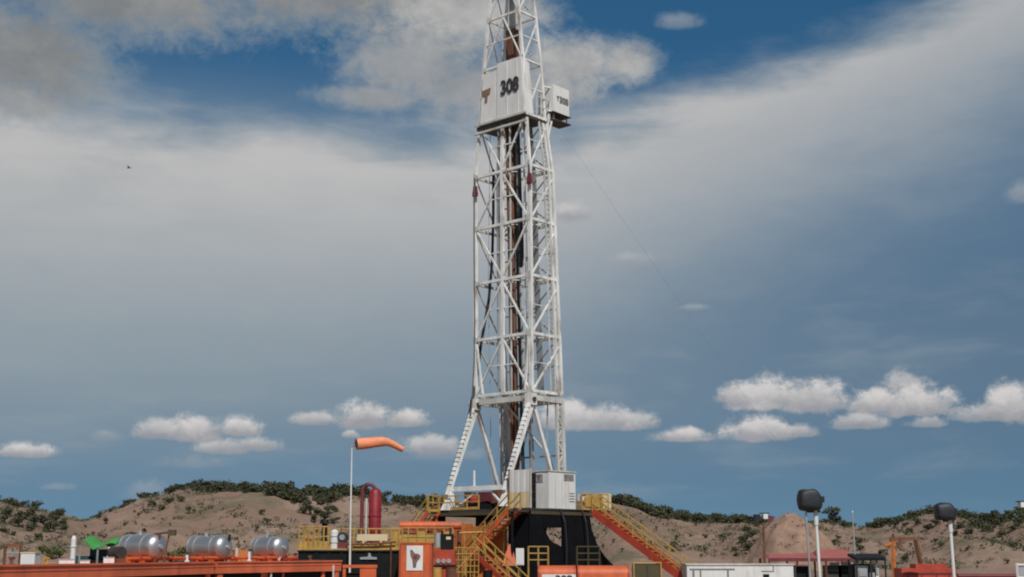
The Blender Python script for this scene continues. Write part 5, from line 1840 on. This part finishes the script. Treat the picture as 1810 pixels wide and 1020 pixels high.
# red canopy
RY = 104.0
p, q = at(1358, 982, RY), at(1512, 982, RY)
rc = thing('red_canopy', Vector(((p.x + q.x) / 2, RY + 2, 0)), 'faded red canvas canopy on posts behind the white site cabin', 'canopy')
ze, zr = at(1440, 986, RY).z, at(1480, 971, RY + 2).z
xm = at(1445, 980, RY).x
MB().hexa([(xm, RY, ze), (q.x, RY, ze), (q.x, RY + 4, ze), (xm, RY + 4, ze), (xm + .5, RY + 1.6, zr), (q.x - .4, RY + 1.6, zr), (q.x - .4, RY + 2.4, zr), (xm + .5, RY + 2.4, zr)]).build('roof', CANVAS_R, rc)
MB().hexa([(p.x, RY, ze - .05), (xm - .02, RY, ze), (xm - .02, RY + 4, ze), (p.x, RY + 4, ze - .05), (p.x + .4, RY + 1.6, ze + .30), (xm - .02, RY + 1.6, ze + .36), (xm - .02, RY + 2.4, ze + .36), (p.x + .4, RY + 2.4, ze + .30)]).build('roof', CANVAS_R, rc)
MB().pip((p.x, RY - .03, ze - .28), (q.x - p.x, 0, 0), (0, .03, 0), (0, 0, .26)).build('valance', MAROON, rc)
for t in (.01, .33, .66, .985):
    x = p.x + (q.x - p.x) * t
    for y_ in (RY + .05, RY + 3.9):
        MB().bar((x, y_, 0), (x, y_, ze - .06), .12).build('post', RUSTY, rc)
for px, w, hgt, m, lab in ((1495, 1.5, 1.6, BLACKP, 'dark machine under the end of the red canopy'), (1470, 1.2, 1.4, DARKST, 'dark grey crate under the red canopy')):
    x = at(px, 1000, RY + 1.5).x
    mm = thing('stored_machine', Vector((x, RY + 1.5, 0)), lab, 'machine')
    zz = at(px, 994, RY + 1.5).z
    MB().box((x, RY + 1.5, zz * .45), (w, 1.2, zz * .9)).build('body', m, mm)
    MB().box((x + .2, RY + 1.4, zz * .95), (w * .5, .8, zz * .1)).build('hood', GALV, mm)
# dark lean-to roof with parts below
p, q = at(1513, 986, 96), at(1566, 986, 96)
ln = thing('lean_to_shed', Vector(((p.x + q.x) / 2, 97, 0)), 'dark flat roofed lean-to beside the orange gantry', 'shed')
zt_ = p.z
MB().hexa([(p.x, 96, zt_ - .2), (q.x, 96, zt_ - .2), (q.x, 98.4, zt_ + .1), (p.x, 98.4, zt_ + .1), (p.x, 96, zt_ + .02), (q.x, 96, zt_ + .02), (q.x, 98.4, zt_ + .3), (p.x, 98.4, zt_ + .3)]).build('roof', BLACKP, ln)
for x in (p.x + .05, (p.x + q.x) / 2, q.x - .05):
    for y_ in (96.1, 98.3):
        MB().bar((x, y_, 0), (x, y_, zt_ - .15), .10).build('post', DARKST, ln)
MB().pip((p.x + .1, 97.9, 0), (q.x - p.x - .2, 0, 0), (0, .1, 0), (0, 0, zt_ - .45)).build('back_wall', DARKST, ln)
for px, w, zz, m, lab in ((1524, .8, 2.2, GALV, 'grey drum rack inside the dark lean-to'), (1540, .55, 2.0, BLACKP, 'black equipment case inside the dark lean-to'), (1549, .25, 2.4, WPANEL, 'narrow white locker inside the dark lean-to')):
    x = at(px, 1000, 96.6).x
    it = thing('equipment_case', Vector((x, 96.8, 0)), lab, 'case')
    MB().box((x, 96.8, zz / 2), (w, .6, zz)).build('case_body', m, it)
    MB().box((x, 96.45, zz * .75), (w * .7, .04, zz * .2)).build('case_door', GALV, it)
# orange gantry
GY = 88.0
gn = thing('orange_gantry', Vector((at(1598, 1000, GY).x, GY, 0)), 'rusty orange gantry frame standing before the hillside', 'gantry')
a, b = at(1573, 953, GY), at(1618, 952, GY)
MB().bar(a, b, .20, .24).build('top_beam', RUSTY, gn)
MB().bar(Vector((a.x + .15, GY, 0)), a + Vector((.15, 0, -.05)), .2).build('leg', ORANGE_T, gn)
c = at(1628, 1020, GY)
MB().bar(Vector((c.x + .4, GY, 0)), b - UP * .05, .24).build('leg', RUSTY, gn)
MB().bar(at(1563, 964, GY), a + Vector((.2, 0, -.25)), .16).build('arm', ORANGE_T, gn)
MB().bar(a + Vector((.25, .1, .35)), a + Vector((.2, .1, -.4)), .12).build('stub', RUSTY, gn)
MB().bar(at(1582, 968, GY), at(1600, 958, GY), .10).build('brace', RUSTY, gn)
MB().box(at(1590, 963, GY), (.35, .2, .35)).build('hoist', RUSTY, gn)
MB().tube([at(1590, 962, GY), at(1590, 954, GY)], .04, 6).build('hoist_chain', DARKST, gn)
# red machine and pipe
MY = 80.0
p, q = at(1593, 1000, MY), at(1690, 1000, MY)
rm = thing('red_machine', Vector(((p.x + q.x) / 2, MY + .8, 0)), 'bright red skid machine with a stepped top beside the light tower', 'machine')
zt_ = p.z
MB().pip((p.x, MY, .2), (q.x - p.x, 0, 0), (0, 1.6, 0), (0, 0, zt_ - .35)).build('body', RED, rm)
MB().pip((p.x + .9, MY + .1, zt_ - .15), (1.9, 0, 0), (0, 1.2, 0), (0, 0, .26)).build('hood', RED, rm)
MB().pip((p.x, MY - .04, zt_ - .5), (q.x - p.x, 0, 0), (0, .04, 0), (0, 0, .10)).build('rail', MAROON, rm)
for t in (.1, .35, .62, .85):
    MB().pip((p.x + (q.x - p.x) * t, MY - .03, .25), (.10, 0, 0), (0, .028, 0), (0, 0, zt_ - .8)).build('rib', MAROON, rm)
MB().pip((p.x, MY + .1, 0), (q.x - p.x, 0, 0), (0, 1.4, 0), (0, 0, .2)).build('skid', BLACKP, rm)
p, q = at(1693, 1018, 79), at(1812, 1017, 79)
rp = thing('red_pipe_rack', Vector(((p.x + q.x) / 2, 79, 0)), 'dark red pipe on low supports running away from the red machine', 'pipe rack')
q.z = p.z
MB().tube([p, q], .14, 10).build('pipe', MAROON, rp)
for t in (.05, .35, .65, .95):
    c = p.lerp(q, t)
    MB().bar(Vector((c.x, c.y, 0)), c - UP * .10, .14).build('support', MAROON, rp)
# white frame and lamp at the far right
c = at(1806, 1005, 72)
wf = thing('barrier_stand', Vector((c.x, 72, 0)), 'white steel barrier stand at the end of the dark red pipe', 'frame')
zt_ = at(1806, 995, 72).z
for x in (c.x - .25, c.x + .55):
    MB().bar((x, 72, 0), (x, 72, zt_), .10).build('post', WPANEL, wf)
for k in (zt_ - .08, zt_ - .75):
    MB().bar((c.x - .25, 72, k), (c.x + .55, 72, k), .10).build('rail', WPANEL, wf)
MB().box((c.x + .15, 72.05, zt_ - .42), (.6, .04, .5)).build('panel', GALV, wf)
c = at(1808, 892, 85)
wl = thing('white_lamp', Vector((c.x + .1, 85, 0)), 'white lamp head on a pole above the hills behind the white steel barrier', 'lamp')
MB().box(c, (.5, .35, .34), .2).build('lamp_head', WPANEL, wl)
MB().tube([Vector((c.x + .18, 85, 0)), Vector((c.x + .18, 85, c.z))], .06, 8).build('pole', WPANEL, wl)
MB().box(c + Vector((-.1, -.02, .2)), (.55, .4, .06), .2).build('lamp_hood', COVER, wl)

# ------------------------------------------------------------------ far left of the yard
GYc = 92.0
p, q = at(139, 955, GYc), at(206, 955, GYc)
gc = thing('green_canopy', Vector(((p.x + q.x) / 2, GYc + 1.5, 0)), 'bright green canvas canopy over dark equipment beside a white column', 'canopy')
n = 10
rf = MB()
for j, (yo, zo) in enumerate(((0, 0), (1.2, .35), (2.8, .1))):
    for i in range(n + 1):
        t = i / n
        z = at(140, 962, GYc).z + zo + .28 * math.sin(t * 9) * (1 - t * .5) - .05 * t + (.25 if j == 0 and .25 < t < .5 else 0) * -1
        rf.v.append(Vector((p.x + (q.x - p.x) * t, GYc + yo, z)))
for j in range(2):
    for i in range(n):
        a = j * (n + 1) + i
        rf.f.append((a, a + 1, a + n + 2, a + n + 1))
ro = rf.build('roof', GREEN, gc, smooth=True)
md = ro.modifiers.new('thickness', 'SOLIDIFY')
md.thickness = .05
zc = at(140, 968, GYc).z
for t in (.03, .5, .97):
    MB().bar((p.x + (q.x - p.x) * t, GYc + .15, 0), (p.x + (q.x - p.x) * t, GYc + .15, zc + .15), .10).build('post', GALV, gc)
    MB().bar((p.x + (q.x - p.x) * t, GYc + 2.6, 0), (p.x + (q.x - p.x) * t, GYc + 2.6, zc + .15), .10).build('post', GALV, gc)
MB().pip((p.x + .1, GYc + 2.3, .1), (q.x - p.x - .2, 0, 0), (0, .06, 0), (0, 0, zc - .2)).build('back_sheet', TEAL, gc)
for px, w, zz, m, lab in ((150, .9, 2.9, TEAL, 'dark teal generator under the left half of the green canopy'), (182, 1.2, 2.6, BLACKP, 'black generator under the right half of the green canopy')):
    x = at(px, 980, GYc + 1.2).x
    gg = thing('generator', Vector((x, GYc + 1.2, 0)), lab, 'generator')
    MB().box((x, GYc + 1.2, zz / 2), (w, 1.2, zz)).build('body', m, gg)
    MB().box((x, GYc + .58, zz * .55), (w * .7, .03, zz * .3)).build('grille', DARKST, gg)
for px, w, zt0, zt1, lab in ((131, .34, 947, 1000, 'tall white cylindrical column beside the green canopy'), (193, .24, 967, 1000, 'short white column at the right end of the green canopy')):
    c = at(px, zt0, 90)
    wc = thing('white_column', Vector((c.x, 90, 0)), lab, 'column')
    MB().tube([Vector((c.x, 90, 0)), Vector((c.x, 90, c.z - .2))], w / 2, 14).build('shaft', WPANEL, wc, smooth=True)
    MB().tube([Vector((c.x, 90, c.z - .75)), Vector((c.x, 90, c.z - .66))], w / 2 + .05, 14).build('flange', WPANEL, wc)
    MB().tube([Vector((c.x, 90, c.z - .2)), Vector((c.x, 90, c.z))], [w / 2, w / 4], 14).build('cap', WPANEL, wc)
p, q = at(37, 978, 70), at(62, 978, 70)
wx = thing('white_box', Vector(((p.x + q.x) / 2, 70.4, 0)), 'pale cream box standing behind the orange mud tank', 'box')
MB().pip((p.x, 70, .1), (q.x - p.x, 0, 0), (0, .8, 0), (0, 0, p.z - .1)).build('box_body', WPANEL, wx)
MB().pip((p.x - .03, 69.97, p.z), (q.x - p.x + .06, 0, 0), (0, .86, 0), (0, 0, .06)).build('lid', CREAM, wx)
MB().pip((p.x, 70.05, 0), (q.x - p.x, 0, 0), (0, .7, 0), (0, 0, .1)).build('skid', DARKST, wx)
a, b = at(10, 964, 82), at(37, 964, 82)
fr = thing('pipe_gate', Vector(((a.x + b.x) / 2, 82, 0)), 'dark brown steel frame beside the pale cream box', 'frame')
for x in (a.x, b.x):
    MB().bar((x, 82, 0), (x, 82, a.z), .14).build('post', RUSTY, fr)
MB().bar((a.x - .07, 82, a.z), (b.x + .07, 82, a.z), .18).build('top_beam', RUSTY, fr)
for k in (.35, .68):
    x = a.x + (b.x - a.x) * k
    MB().bar((x, 82, 0), (x, 82, a.z - .42), .07).build('inner_post', GALV, fr)
MB().bar((a.x + .07, 82, a.z - .42), (b.x - .07, 82, a.z - .42), .07).build('inner_rail', GALV, fr)

# a bird far off in front of the veil
c = at(228, 297, 160)
bm_ = MB()
bm_.tube([c + Vector((-.28, 0, 0)), c + Vector((-.1, 0, .02)), c + Vector((.12, 0, .02)), c + Vector((.3, 0, .05))], [.02, .075, .07, .025], 8)
bm_.hexa([c + Vector(v) for v in ((-.1, -.02, .03), (.08, -.02, .03), (.03, -.55, .16), (-.07, -.55, .16), (-.1, -.02, .06), (.08, -.02, .06), (.03, -.55, .18), (-.07, -.55, .18))])
bm_.hexa([c + Vector(v) for v in ((-.1, .02, .03), (.08, .02, .03), (.03, .55, .16), (-.07, .55, .16), (-.1, .02, .06), (.08, .02, .06), (.03, .55, .18), (-.07, .55, .18))])
tag(bm_.build('bird', DARKST), 'tiny dark bird gliding alone in the pale sky', 'bird')
